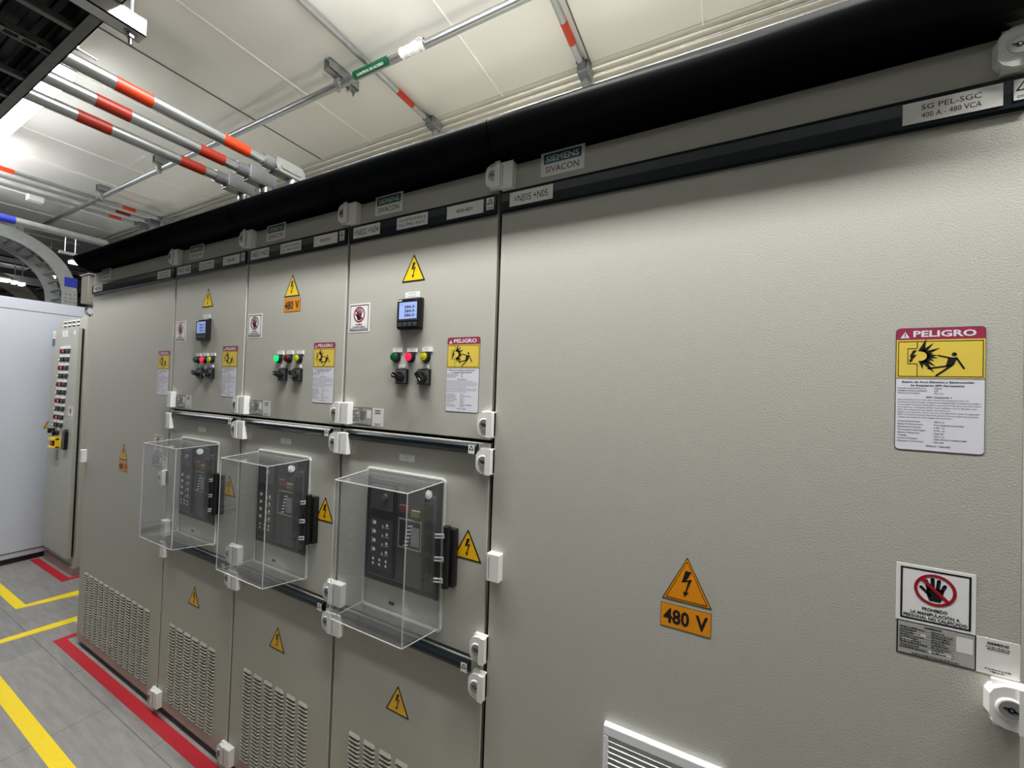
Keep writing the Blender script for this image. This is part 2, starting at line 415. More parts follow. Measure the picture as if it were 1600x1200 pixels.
def louvres(parent, x0, cols, pitch_x=0.0685, wd=0.052, z_top=0.437, z_bot=0.078, rows=26):
    bm = bmesh.new(); dz = (z_top-z_bot)/rows
    for c in range(cols):
        xa = x0+c*pitch_x; xb = xa+wd
        for r in range(rows):
            zt = z_top-r*dz; zb = zt-dz*0.42; e = 0.004
            if r == 0: zt += 0.006
            T0, T1 = bm.verts.new((xa+e, 0.0, zt)), bm.verts.new((xb-e, 0.0, zt))
            S0, S1 = bm.verts.new((xa, 0.0, zb+0.0015)), bm.verts.new((xb, 0.0, zb+0.0015))
            M0, M1 = bm.verts.new((xa+e, -0.0042, zb+0.0014)), bm.verts.new((xb-e, -0.0042, zb+0.0014))
            L0, L1 = bm.verts.new((xa+e, -0.0044, zb)), bm.verts.new((xb-e, -0.0044, zb))
            D0, D1 = bm.verts.new((xa, -0.0001, zb)), bm.verts.new((xb, -0.0001, zb))
            for f in ((T0, T1, M1, M0), (M0, M1, L1, L0), (T0, M0, S0), (T1, S1, M1), (S0, M0, L0, D0), (S1, D1, L1, M1)):
                bm.faces.new(f).material_index = 0
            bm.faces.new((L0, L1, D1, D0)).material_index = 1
            g = [bm.verts.new(p) for p in ((xa+0.002, -0.0003, zb), (xb-0.002, -0.0003, zb), (xb-0.003, -0.0003, zb-dz*0.56), (xa+0.003, -0.0003, zb-dz*0.56))]  # dark patch paints the shade below each hood onto the flat face
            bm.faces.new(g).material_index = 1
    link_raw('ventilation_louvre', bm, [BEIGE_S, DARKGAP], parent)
BOLT = [(-.06, .56), (.14, .53), (.005, .31), (.16, .33), (-.005, .06), (.06, .10), (-.05, -.10), (-.11, .10), (-.05, .07), (.03, .25), (-.15, .24)]
def bolt(F, cx, zb, h, M, layer=3, sk=1.0):
    """lightning arrow drawn in a triangle of height h standing at zb"""
    P = lambda a: [(cx+p[0]*h*sk, zb+p[1]*h) for p in a]
    F.poly(P([(-.03, .72), (.09, .71), (-.02, .48), (-.10, .47)]), M, layer)
    F.poly(P([(-.10, .47), (-.105, .44), (.10, .52), (.10, .55)]), M, layer)
    F.poly(P([(.10, .55), (.035, .52), (-.03, .24), (.00, .24)]), M, layer)
    F.poly(P([(-.075, .27), (-.03, .24), (.05, .25), (-.045, .13)]), M, layer)
def warn_triangle(parent, cx, zb, wdt=0.094, h=0.084, M=None, double=False, name='warning_triangle'):
    F = Flat()
    r = 0.004
    tri = lambda g: [(cx-wdt/2+g*1.75, zb+g), (cx+wdt/2-g*1.75, zb+g), (cx+r*0.3, zb+h-g*1.9), (cx-r*0.3, zb+h-g*1.9)]
    F.base(tri(0), INK)
    if double:
        F.poly(tri(0.0016), M or ORG, 1); F.poly(tri(0.0044), INK, 2); F.poly(tri(0.0058), M or ORG, 3)
        bolt(F, cx, zb, h, INK, 4)
    else:
        F.poly(tri(0.0042), M or YEL, 1); bolt(F, cx, zb, h, INK, 3)
    return F.done(name, parent)
def volt_box(parent, x0, x1, z0, z1):
    F = Flat(); F.base([(x0, z0), (x1, z0), (x1, z1), (x0, z1)], INK)
    F.rect(x0+.0008, x1-.0008, z0+.0008, z1-.0008, ORG, 1)
    wd = x1-x0
    F.text('480', x0+wd*0.06, z0+(z1-z0)*0.2, (z1-z0)*0.6, INK, wd*0.52, 'l', 0.03, 2)
    F.text('V', x0+wd*0.70, z0+(z1-z0)*0.2, (z1-z0)*0.6, INK, wd*0.24, 'l', 0.03, 2)
    return F.done('voltage_sticker', parent)
def brand_plate(parent, x0, z0=2.144, w=0.119, h=0.065):
    F = Flat(thick=0.0025); F.base([(x0, z0), (x0+w, z0), (x0+w, z0+h), (x0, z0+h)], PLATE)
    F.rect(x0+.008, x0+w-.008, z0+h*.50, z0+h*.90, GREENP, 1)
    F.text('SIEMENS', x0+w/2, z0+h*.585, h*.24, PLATE, w*.76, 'c', 0.015, 2)
    F.text('SIVACON', x0+w/2, z0+h*.14, h*.255, INK, w*.76, 'c', False, 1)
    F.done('name_plate', parent)
def strip_label(parent, x0, x1, lines, hs=0.5, z0=2.080, z1=2.118, wf=0.7):
    F = Flat(y=-0.0085, thick=0.0008); F.base([(x0, z0), (x1, z0), (x1, z1), (x0, z1)], PAPER2)
    n = len(lines)
    for i, t in enumerate(lines):
        h = (z1-z0)*hs/n*(1.0 if n == 1 else 0.95); cz = z1-(z1-z0)*(i+0.5+(0.12 if n > 1 and i == 0 else -0.12 if n > 1 else 0))/n
        F.text(t, (x0+x1)/2, cz-h/2, h, INK, (x1-x0)*wf*(1.0 if n == 1 or len(t) > 8 else 0.6), 'c', False, 1)
    F.done('identification_label', parent)
def recycle_label(parent, x0, z0=2.084, w=0.024, h=0.034, y=-0.0085):
    F = Flat(y=y, thick=0.0008); F.base([(x0, z0), (x0+w, z0), (x0+w, z0+h), (x0, z0+h)], PAPER2)
    c = (x0+w/2, z0+h*.60); R = w*.40
    P = [(c[0]+R*math.cos(a), c[1]+R*math.sin(a)) for a in (math.pi/2, math.pi*7/6, math.pi*11/6)]
    for i in range(3): F.seg(P[i], P[(i+1) % 3], w*.10, INK, 1, True)
    if h > 0.028:
        F.text('7', c[0], c[1]-R*.35, R*.55, INK, None, 'c', 0.03, 1)
        F.text('OTROS', x0+w/2, z0+h*.08, h*.13, INK, w*.7, 'c', 0.03, 1)
    F.done('recycling_label', parent)
def prohibition(parent, x0, z0, s=0.098, name='prohibition_sticker', y=0.0):
    F = Flat(y=y); F.base([(x0, z0), (x0+s, z0), (x0+s, z0+s), (x0, z0+s)], PAPER)
    F.frame_rect(x0+s*.055, x0+s*.945, z0+s*.05, z0+s*.95, s*.028, INK, 1)
    cx, cz, R = x0+s*.5, z0+s*.62, s*.27
    # hand: palm, wrist, four fingers, thumb
    F.poly([(cx-R*.42, cz-R*.1), (cx-R*.36, cz-R*.45), (cx-R*.24, cz-R*.72), (cx+R*.26, cz-R*.72), (cx+R*.36, cz-R*.40), (cx+R*.42, cz+R*.0), (cx+R*.3, cz+R*.1), (cx-R*.35, cz+R*.1)], INK, 1)
    for a, b in (((-.30, .0), (-.42, .52)), ((-.10, .05), (-.12, .68)), ((.12, .05), (.18, .62)), ((.32, .0), (.46, .36))):
        F.seg((cx+R*a[0], cz+R*a[1]), (cx+R*b[0], cz+R*b[1]), R*.19, INK, 1, True)
    F.seg((cx-R*.22, cz-R*.38), (cx-R*.66, cz+R*.08), R*.17, INK, 1, True)
    F.ring(cx, cz, R, R*.17, REDI, 2)
    F.seg((cx-R*.66, cz+R*.66), (cx+R*.66, cz-R*.66), R*.19, REDI, 3)
    F.text('PROHIBIDO', cx, z0+s*.245, s*.055, INK, s*.32, 'c', 0.03, 1)
    F.text('LA MANIPULACI\u00d3N A', cx, z0+s*.165, s*.052, INK, s*.62, 'c', 0.03, 1)
    F.text('PERSONAL NO CALIFICADO', cx, z0+s*.095, s*.052, INK, s*.80, 'c', 0.03, 1)
    return F.done(name, parent)
DT = [('Frontera de Arco El\u00e9ctrico:', '0.86 m'), ('Energ\u00eda Incidente (cal/cm\u00b2):', '0.8'), ('Distancia de Trabajo:', '45.7 cm')]
DP = ['Ropa resistente al arco con valor m\u00ednimo de resistencia al arco de', '4 cal/cm2 (16.75 J/cm2). Camisa de manga larga y pantalones (AR) u',
      'overol (AR). Protector facial (AR) o capucha del traje de protecci\u00f3n contra', 'arco el\u00e9ctrico. Chaqueta, parkas impermeables o forro de casco con',
      'valor de resistencia al arco (seg\u00fan sea necesario).', 'Equipo de protecci\u00f3n: Casco, anteojos de seguridad o gafas de seguridad',
      '(AR). Protectores auditivos (tapones), guantes de cuero para uso industrial.', 'Calzado de trabajo de cuero (seg\u00fan sea necesario).']
DPW = [.80, .93, .93, .88, .60, .91, .90, .62]
DB = [('Tensi\u00f3n de Operaci\u00f3n:', '480 V ac'), ('Riesgo de Electrocuci\u00f3n:', 'Con cubiertas removidas'), ('Aproximaci\u00f3n Limitada:', '1.07  m'), ('Aproximaci\u00f3n Restringida:', '0.30  m'),
      ('Guantes Diel\u00e9ctricos:', 'Clase 00'), ('V-Rating:', '500 V ac'), ('Nombre del Equipo:', 'TAA SWG-C =NE05+N05'), ('Dispositivo de Protecci\u00f3n:', 'Q8 =N4')]
INKT = mat('ink_small_text', (52, 52, 60), 0.5)
PAPD = mat('danger_sticker_paper', (230, 230, 240), 0.45)
def danger(parent, x0, z0, w=0.1135, h=0.2165):
    F = Flat(); F.base(rrect(x0, x0+w, z0, z0+h, 0.006), INK)
    e = 0.0007; F.poly(rrect(x0+e, x0+w-e, z0+e, z0+h-e, 0.0055), PAPD, 1)
    zt = z0+h
    F.poly([p for p in rrect(x0+e, x0+w-e, zt-h*.092, zt-e, 0.0055, 4)], CRIM, 2)
    F.rect(x0+e, x0+w-e, zt-h*.095, zt-h*.05, CRIM, 2.4)
    F.poly([(x0+w*.05, zt-h*.082), (x0+w*.16, zt-h*.082), (x0+w*.105, zt-h*.03)], PAPD, 3)
    F.rect(x0+w*.1, x0+w*.11, zt-h*.064, zt-h*.044, INK, 4); F.rect(x0+w*.1, x0+w*.11, zt-h*.076, zt-h*.068, INK, 4)
    F.text('PELIGRO', x0+w*.20, zt-h*.073, h*.05, PAPD, w*.70, 'l', 0.03, 3)
    F.rect(x0+e, x0+w-e, zt-h*.410, zt-h*.097, YELD, 2)
    F.rect(x0+e, x0+w-e, zt-h*.413, zt-h*.409, INK, 3)
    F.frame_rect(x0+w*.025, x0+w*.975, zt-h*.398, zt-h*.108, w*.008, INK, 3)
    # pictogram: cabinet outline, arc flash, falling figure
    px = lambda u, v: (x0+w*u, zt-h*(0.100+0.31*v))
    for a, b in (((.25, .03), (.25, .22)), ((.25, .22), (.14, .22)), ((.14, .22), (.14, .62)), ((.14, .62), (.25, .62)), ((.25, .62), (.25, .97))):
        F.seg(px(*a), px(*b), w*.008, INK, 3)
    F.poly([px(*p) for p in ((.20, .27), (.245, .26), (.20, .40), (.165, .41))], INK, 3)
    F.poly([px(*p) for p in ((.165, .41), (.24, .38), (.235, .41), (.18, .55))], INK, 3)
    F.poly([px(*p) for p in ((.155, .50), (.20, .53), (.165, .60))], INK, 3)
    bc = (.285, .42)
    for a0, R1, wd in [(q_[0], q_[1], q_[2]*1.5) for q_ in ((80, .40, .060), (62, .34, .05), (38, .30, .055), (20, .17, .045), (4, .215, .05), (-12, .22, .05), (-32, .20, .05), (-52, .30, .05), (-66, .42, .055), (-84, .30, .045))]:
        ca, sa = math.cos(math.radians(a0)), -math.sin(math.radians(a0)); asp = 1.0 + .55*abs(sa)
        rr_ = .075
        P0 = (bc[0]+rr_*ca - wd*.45*sa, bc[1]+rr_*sa*1.7 + wd*.6*ca); P1 = (bc[0]+rr_*ca + wd*.45*sa, bc[1]+rr_*sa*1.7 - wd*.6*ca)
        F.poly([px(*P0), px(*P1), px(bc[0]+R1*ca*.95, bc[1]+R1*sa*1.15)], INK, 3)
    F.poly(disc_pts(*px(.665, .38), w*.028, 14), INK, 3)
    F.poly([px(*p) for p in ((.60, .46), (.70, .46), (.66, .66), (.58, .70), (.575, .66))], INK, 3)
    for a, b, t in (((.62, .47), (.49, .41), .020), ((.69, .48), (.77, .74), .024), ((.60, .68), (.38, .745), .024), ((.635, .67), (.47, .93), .026)):
        F.seg(px(*a), px(*b), w*t, INK, 3, True)
    # text block
    y = lambda v: zt-h*v
    F.text('Riesgo de Arco El\u00e9ctrico y Electrocuci\u00f3n', x0+w*.48, y(.448), h*.0135, INK, w*.80, 'c', 0.03, 2)
    F.text('Se Requieren EPP Apropiados', x0+w*.48, y(.476), h*.0135, INK, w*.60, 'c', 0.03, 2)
    for i, (a, b) in enumerate(DT):
        F.text(a, x0+w*.03, y(.497+.020*i), h*.0095, INKT, w*(.33, .34, .26)[i], 'l', 0.02, 2)
        F.text(b, x0+w*.45, y(.497+.020*i), h*.0095, INK, w*(.085, .04, .10)[i], 'l', 0.02, 2)
    F.text('EPP: Categor\u00eda 1', x0+w*.50, y(.570), h*.0115, INK, w*.28, 'c', 0.03, 2)
    for i, t in enumerate(DP): F.text(t, x0+w*.03, y(.591+.0205*i), h*.0095, INKT, w*DPW[i], 'l', 0.01, 2)
    for i, (a, b) in enumerate(DB):
        F.text(a, x0+w*.03, y(.768+.0232*i), h*.0098, INKT, w*(.27, .30, .28, .33, .26, .11, .24, .31)[i], 'l', 0.02, 2)
        F.text(b, x0+w*.45, y(.768+.0232*i), h*.0098, INKT, w*(.12, .33, .12, .12, .11, .12, .36, .11)[i], 'l', 0.02, 2)
    F.text('SWG-C - TAA-001', x0+w*.50, y(.962), h*.0105, INK, w*.27, 'c', 0.03, 2)
    F.done('danger_sticker', parent)
def nameplate(parent, x0, z0, w=0.0995, h=0.0585, y=0.0, big=False):
    F = Flat(y=y); F.base([(x0, z0), (x0+w, z0), (x0+w, z0+h), (x0, z0+h)], INK)
    F.rect(x0+.0018, x0+w-.0018, z0+.0018, z0+h-.0018, NPG, 1)
    F.text('SIEMENS', x0+w*.47, z0+h*.88, h*.055, INK, w*.22, 'c', 0.03, 2)
    rnd = random.Random(5)
    def print_line(xa, xb, zz, hh):          # unreadably small print: a row of short ink strokes
        x_ = xa
        while x_ < xb-.0012:
            l_ = .0012+.0035*rnd.random(); F.rect(x_, min(x_+l_, xb), zz, zz+hh*(.6+.4*rnd.random()), INKT, 2); x_ += l_+.0008
    for r in range(9):
        zz = z0+h*(.80-r*.075)
        print_line(x0+w*.04, x0+w*(.26+.16*rnd.random()), zz, h*.038)
        print_line(x0+w*.45, x0+w*(.60+.12*rnd.random()), zz, h*.038)
        F.rect(x0+w*.03, x0+w*.74, zz-h*.018, zz-h*.010, INKT, 2)
    for a_, b_, c_, d_ in ((.05, .20, .40, .50), (.76, .96, .42, .86), (.42, .70, .16, .28), (.22, .38, .60, .70)): F.rect(x0+w*a_, x0+w*b_, z0+h*c_, z0+h*d_, PAPER2, 1.5)
    print_line(x0+w*.2, x0+w*.8, z0+h*.06, h*.04)
    F.done('nameplate', parent)
    F = Flat(y=y); a = x0+w; b = a+0.05
    F.base([(a, z0), (b, z0), (b, z0+h), (a, z0+h)], PAPER2)
    F.text('SIEMENS', (a+b)/2, z0+h*.84, h*.07, INK, (b-a)*.5, 'c', 0.03, 1)
    for u_, v_, k_ in ((.22, .78, .76), (.25, .75, .70), (.2, .8, .14), (.32, .68, .07)): print_line(a+(b-a)*u_, a+(b-a)*v_, z0+h*k_, h*.035)
    F.done('information_sticker', parent)
def small_label(parent, x0, x1, z0, z1, lines, y=0.0, thick=0.001):
    F = Flat(y=y, thick=thick); F.base([(x0, z0), (x1, z0), (x1, z1), (x0, z1)], PAPER)
    n = len(lines)
    for i, t in enumerate(lines):
        h = (z1-z0)*.30/n; F.text(t, (x0+x1)/2, z1-(z1-z0)*(i+.5)/n-h/2, h, INKT, (x1-x0)*min(.6, .07*len(t)), 'c', False, 1)
    return F.done('function_label', parent)
def meter(parent, x0, z0=1.76, s=0.096):
    bm = bmesh.new(); box(bm, x0, x0+s, -0.012, 0.0, z0, z0+s, 0, 0.002)
    box(bm, x0+.003, x0+s-.003, -0.018, -0.010, z0+.003, z0+s-.003, 0, 0.002)
    o = link('power_meter', bm, BLKP, parent)
    F = Flat(y=-0.0181, thick=0.0004)
    a, b, c, d = x0+s*.13, x0+s*.87, z0+s*.27, z0+s*.86
    F.base([(a, c), (b, c), (b, d), (a, d)], SCREEN)
    F.text('V L-N', a+s*.05, d-s*.065, s*.035, INK, None, 'l', False, 1)
    for i, t in enumerate(('286.5', '284.0', '286.0')): F.text(t, (a+b)/2+s*.06, d-s*(.19+.135*i), s*.085, INK, s*.42, 'c', 0.02, 1); F.text('V', b-s*.05, d-s*(.19+.135*i), s*.04, INK, None, 'c', False, 1)
    F.rect(a, b, c, c+s*.055, INKT, 1)
    F.done('screen', o)
    F = Flat(y=-0.0181, thick=0.0003); F.base([(x0+s*.06, z0+s*.905), (x0+s*.24, z0+s*.905), (x0+s*.24, z0+s*.945), (x0+s*.06, z0+s*.945)], PAPER2)
    F.base([(x0+s*.76, z0+s*.91), (x0+s*.93, z0+s*.91), (x0+s*.93, z0+s*.935), (x0+s*.76, z0+s*.935)], MGREY); F.done('marking', o)
    for i in range(4):
        bm = bmesh.new(); cx = x0+s*(.19+.207*i); box(bm, cx-s*.07, cx+s*.07, -0.0215, -0.0175, z0+s*.07, z0+s*.20, 0, 0.0012)
        link('button', bm, DGREY, o)
def lamp(parent, x, z, M, lx=0.0):
    bm = bmesh.new(); tube(bm, (x, 0, z), (x, -0.004, z), 0.0165, 0, 28); tube(bm, (x, -0.004, z), (x, -0.014, z), 0.0148, 0, 28, 0.014)
    o = link('indicator_light', bm, BLKP, parent, True)
    bm = bmesh.new(); tube(bm, (x, -0.013, z), (x, -0.019, z), 0.0122, 0, 28, 0.0112)
    tube(bm, (x, -0.0188, z), (x, -0.0196, z), 0.0085, 0, 24, 0.006)
    link('lens', bm, M, o, True)
    small_label(parent, x-0.0165, x+0.0225, z+0.0165, z+0.0285, ['BARRA', 'ON'], 0.0, 0.003)
def selector(parent, x, z, rot, lab):
    bm = bmesh.new(); box(bm, x-.0235, x+.0235, -0.010, 0, z-.0235, z+.0235, 0, 0.0015); o = link('selector_switch', bm, BLKP, parent)
    F = Flat(y=-0.0101, thick=0.0006); F.base([(x-.021, z-.021), (x+.021, z-.021), (x+.021, z+.021), (x-.021, z+.021)], MGREY)
    F.text('0', x-.014, z+.011, .005, PAPER, None, 'c', False, 1); F.text('1', x+.0135, z+.011, .005, PAPER, None, 'c', False, 1); F.done('dial_plate', o)
    bm = bmesh.new(); tube(bm, (0, -0.010, 0), (0, -0.020, 0), 0.0165, 0, 24, 0.015)
    prism(bm, [(-.0155, -.0065), (.0150, -.0075), (.0185, 0), (.0150, .0075), (-.0155, .0065)], 'y', -0.034, -0.018)
    box(bm, .004, .0155, -0.0343, -0.0338, -.0008, .0008, 1)
    bmesh.ops.rotate(bm, verts=bm.verts, cent=(0, 0, 0), matrix=Matrix.Rotation(rot, 3, 'Y'))
    bmesh.ops.translate(bm, verts=bm.verts, vec=(x, 0, z)); link('knob', bm, [BLKP, PAPER], o)
    small_label(parent, x-.016, x+.012, z+.0265, z+.0375, [lab], 0.0, 0.003)

def breaker(parent, X, variant):
    """black withdrawable breaker front set in the door; X = cabinet left edge"""
    x0, x1, z0, z1 = X+.137, X+.434, .960, 1.303
    bm = bmesh.new()
    for a in ((x0, x1, z0, z0+.012), (x0, x1, z1-.012, z1), (x0, x0+.012, z0+.012, z1-.012), (x1-.012, x1, z0+.012, z1-.012)):
        box(bm, a[0], a[1], -0.006, 0.0, a[2], a[3], 0, 0.001)
    box(bm, x0+.01, x1-.01, -0.002, 0.001, z0+.01, z1-.01, 1)
    o = link('breaker_front', bm, [BLKP, DGREY], parent)
    g = lambda u, v: (x0+(x1-x0)*u, z1-(z1-z0)*v)
    def bx(name, u0, u1, v0, v1, y, M, bev=.002):
        bm = bmesh.new(); a = g(u0, v1); b = g(u1, v0); box(bm, a[0], b[0], -y, -0.0015, a[1], b[1], 0, bev); return link(name, bm, M, o)
    bx('front_cover', .06, .80, .05, .95, .012, DGREY, .004)
    bx('trip_unit', .10, .45, .08, .92, .020, BLKP)
    bx('keylock_block', .13, .42, .10, .32, .026, DGREY)
    bm = bmesh.new(); c = g(.33, .19); tube(bm, (c[0], -.026, c[1]), (c[0], -.032, c[1]), .009, 0, 24); box(bm, c[0]-.001, c[0]+.001, -.0325, -.031, c[1]-.005, c[1]+.005, 1); link('keylock', bm, [GALV, BLKP], o)
    bx('off_button', .50, .61, .24, .31, .019, mat('dull_red', (105, 52, 60), .5))
    bx('on_button', .66, .77, .27, .33, .019, mat('dull_green', (112, 116, 52), .5))
    F = Flat(y=-0.0125, thick=0.002); a = g(.49, .62); b = g(.79, .36); F.base([(a[0], a[1]), (b[0], a[1]), (b[0], b[1]), (a[0], b[1])], NPG)
    F.rect(a[0]+.003, b[0]-.003, a[1]+.004, b[1]-.005, BLKP, 1)
    F.rect(a[0]+.05, b[0]-.006, a[1]+.012, b[1]-.02, mat('window_blue_grey', (128, 140, 155), .3), 2)
    for i in range(6): F.seg((a[0]+.022+.003*i, a[1]+.008+.012*i), (a[0]+.040+.003*i, a[1]+.012+.012*i), .004, PAPER2, 2)
    F.done('indicator_window', o)
    F = Flat(y=-0.0202, thick=0.0005); a = g(.13, .86); b = g(.43, .40)
    F.base([(a[0], a[1]), (b[0], a[1]), (b[0], b[1]), (a[0], b[1])], mat('trip_face', (48, 49, 52), .4))
    for i in range(4):
        zz = b[1]-.016-.028*i
        F.poly(disc_pts(a[0]+.014, zz, .006, 12), PAPER2, 1); F.rect(a[0]+.004, a[0]+.006, zz-.008, zz+.008, PAPER2, 1); F.rect(a[0]+.045, a[0]+.052, zz-.014, zz-.004, NPG, 1)
        F.poly(disc_pts(a[0]+.066, zz-.002, .005, 12), PAPER2, 1); F.rect(a[0]+.058, a[0]+.075, zz-.012, zz-.009, NPG, 1)
    for i in range(3):
        for j in range(2): F.poly(disc_pts(a[0]+.012+.027*i, a[1]+.014+.014*j, .0045, 10), PAPER2, 1)
    F.done('setting_dials', o)
    bm = bmesh.new(); a = g(.84, .87); b = g(.93, .14)
    box(bm, a[0]-.004, b[0]+.004, -.010, -.0015, a[1]-.004, b[1]+.004, 1, .003)
    box(bm, a[0], b[0], -.030, -.008, a[1]+.02, b[1]-.01, 0, .006)
    link('charging_handle', bm, [BLKP, DGREY], o)
    F = Flat(y=-0.0025, thick=0.0006); a = g(.945, .90); 
    F.base([(a[0], a[1]), (a[0]+.013, a[1]), (a[0]+.013, a[1]+.06), (a[0], a[1]+.06)], DGREY)
    for i in range(4): F.rect(a[0]+.002, a[0]+.010, a[1]+.006+.012*i, a[1]+.008+.012*i, PAPER2, 1)
    F.done('marking', o)
    bm = bmesh.new(); box(bm, X+.243, X+.263, -.003, 0, .898, .906, 0, .001); link('coding_slot', bm, BLKP, parent)
def acrylic_cover(parent, X):
    b0 = (X+.138, X+.441, .882, 1.308); f0 = (X+.163, X+.438, .905, 1.304); D = -.155
    bm = bmesh.new()
    def shell(b, f, yb, yf, flip):
        vb = [bm.verts.new(p) for p in ((b[0], yb, b[2]), (b[1], yb, b[2]), (b[1], yb, b[3]), (b[0], yb, b[3]))]
        vf = [bm.verts.new(p) for p in ((f[0], yf, f[2]), (f[1], yf, f[2]), (f[1], yf, f[3]), (f[0], yf, f[3]))]
        return vb, vf
    vb, vf = shell(b0, f0, -.002, D, False)
    t = .004
    ib, jf = shell((b0[0]+t, b0[1]-t, b0[2]+t, b0[3]-t), (f0[0]+t, f0[1]-t, f0[2]+t, f0[3]-t), -.002, D+t, True)
    for A, B in ((vb, vf), (ib, jf)):
        bm.faces.new(B)
        for i in range(4): bm.faces.new((A[i], A[(i+1) % 4], B[(i+1) % 4], B[i]))
    for i in range(4): bm.faces.new((vb[i], vb[(i+1) % 4], ib[(i+1) % 4], ib[i]))
    o = link('acrylic_cover', bm, ACR, parent)
    o['label'] = 'clear acrylic box over the breaker'
    bm = bmesh.new(); r = .0017
    F_ = [(f0[0], D, f0[2]), (f0[1], D, f0[2]), (f0[1], D, f0[3]), (f0[0], D, f0[3])]
    B_ = [(b0[0], -.002, b0[2]), (b0[1], -.002, b0[2]), (b0[1], -.002, b0[3]), (b0[0], -.002, b0[3])]
    for i in range(4):
        tube(bm, F_[i], F_[(i+1) % 4], r, 0, 8); tube(bm, F_[i], B_[i], r*.8, 0, 8)
    link('cover_edge', bm, ACRE, o, True)
    bm = bmesh.new(); R_ = rrect(X+.132, X+.447, .875, 1.314, .012); 
    for i in range(len(R_)):
        a, b = R_[i], R_[(i+1) % len(R_)]; tube(bm, (a[0], -.005, a[1]), (b[0], -.005, b[1]), .0042, 0, 8)
    link('mounting_rim', bm, ACRE, o, True)
    bm = bmesh.new(); tube(bm, (X+.441, -.075, 1.285), (X+.446, -.075, 1.285), .012, 0, 24); tube(bm, (X+.446, -.075, 1.285), (X+.450, -.075, 1.285), .007, 0, 24)
    link('cover_lock', bm, ACRE, o, True)
    bm = bmesh.new()
    box(bm, X+.470, X+.497, -.020, 0.0, 1.018, 1.182, 0, .003)
    tube(bm, (X+.474, -.026, 1.018), (X+.474, -.026, 1.190), .011, 0, 20)
    tube(bm, (X+.463, -.014, 1.025), (X+.463, -.014, 1.18), .007, 0, 16)
    h = link('cover_hinge', bm, BLKP, o, True); h['label'] = 'black hinge bar of the clear cover'
    bm = bmesh.new()
    for zz in (1.165, 1.10, 1.04):
        for dz in (0, -.009): tube(bm, (X+.436, -.030, zz+dz-.004), (X+.474, -.030, zz+dz+.003), .0026, 0, 8)
        tube(bm, (X+.470, -.034, zz-.006), (X+.470, -.034, zz+.006), .005, 0, 10)
    link('hinge_clip', bm, ACRE, o, True)

def canopy(parent, x0, x1):
    bm = bmesh.new()
    P = [(0.021, 2.207), (-0.001, 2.207), (-0.022, 2.2085), (-0.042, 2.213), (-0.060, 2.221), (-0.075, 2.234), (-0.086, 2.250), (-0.092, 2.268), (-0.093, 2.283), (-0.086, 2.290), (-0.06, 2.292), (0.10, 2.292), (0.10, 2.262), (0.021, 2.262)]
    P = [(y, 2.207+(z-2.207)*.93) for y, z in P]
    prism(bm, P, 'x', x0+.0012, x1-.0012)
    for e in bm.edges:
        if len(e.link_faces) == 2 and e.calc_face_angle(0) > 0.7: e.smooth = False
    for f in bm.faces: f.smooth = len(f.verts) == 4
    o = link_raw('canopy', bm, [BLACK], parent); o['label'] = 'glossy black canopy over the doors'
def grip(parent, X, z1, x1=None):
    x0 = X+.034; x1 = x1 or X+.553
    bm = bmesh.new(); prism(bm, [(0.0, z1), (-.010, z1), (-.016, z1-.006), (-.016, z1-.016), (-.008, z1-.028), (0.0, z1-.030)], 'x', x0, x1)
    link('handle_strip', bm, TEAL, parent)
    recycle_label(parent, X+.530, z1-.026, .020, .024, y=-.0165)

def cabinet_shell(X, W, label):
    t = empty('switchgear_cabinet', (X+W/2, 0.3, 0), label, 'electrical cabinet', 'switchgear cabinets in the long row')
    bm = bmesh.new(); box(bm, X+.0005, X+W-.0005, .0225, .62, .03, 2.262, 0)
    for f in bm.faces:
        if f.normal.y < -.5: f.material_index = 1  # front frame blackened to paint in the shade of the door gaps
    link('body', bm, [BEIGE_S, DARKGAP], t)
    bm = bmesh.new(); box(bm, X+.002, X+W-.002, .012, .60, .012, .031); box(bm, X+.012, X+W-.012, .02, .60, 0, .013, 1); link('plinth', bm, [CTRLD, BLKP], t)  # black lower strip stands in for the shadow gap at the floor
    canopy(t, X, X+W)
    bm = bmesh.new(); box(bm, X+.004, X+W-.011, -.0045, 0.0, 2.070, 2.126, 0, .001)
    prism(bm, [(-.0045, 2.128), (-.0075, 2.120), (-.0085, 2.098), (-.0075, 2.074), (-.0045, 2.068)], 'x', X+.004, X+W-.011)
    link('label_strip', bm, TEAL, t)
    brand_plate(t, X+.118)
    return t

# cabinet 1: wide, far left
X = 0.0
c1 = cabinet_shell(X, 1.0, 'wide beige switchgear cabinet at the far left end of the row, twelve columns of louvres')
door(c1, 'door', X+.003, X+.990, .034, 2.2)
strip_label(c1, X+.030, X+.158, ['=NE01 +N01'], .5)
strip_label(c1, X+.825, X+.958, ['400A-480V', 'SG PEL-SGC'], .5)
danger(c1, .854, 1.502); warn_triangle(c1, .513, 1.140, M=YEL); volt_box(c1, .463, .563, 1.080, 1.130)
prohibition(c1, .845, 1.205, .098); nameplate(c1, .842, 1.146)
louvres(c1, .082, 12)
lock(c1, 1.011, 2.172); lock(c1, 1.011, 1.108); lock(c1, 1.011, .072)
hinge(c1, -.012, 1.110, .030)
bm = bmesh.new(); box(bm, -.014, .0, -.004, .02, .11, .135, 0, .002); link('side_clip', bm, WHITEP, c1)

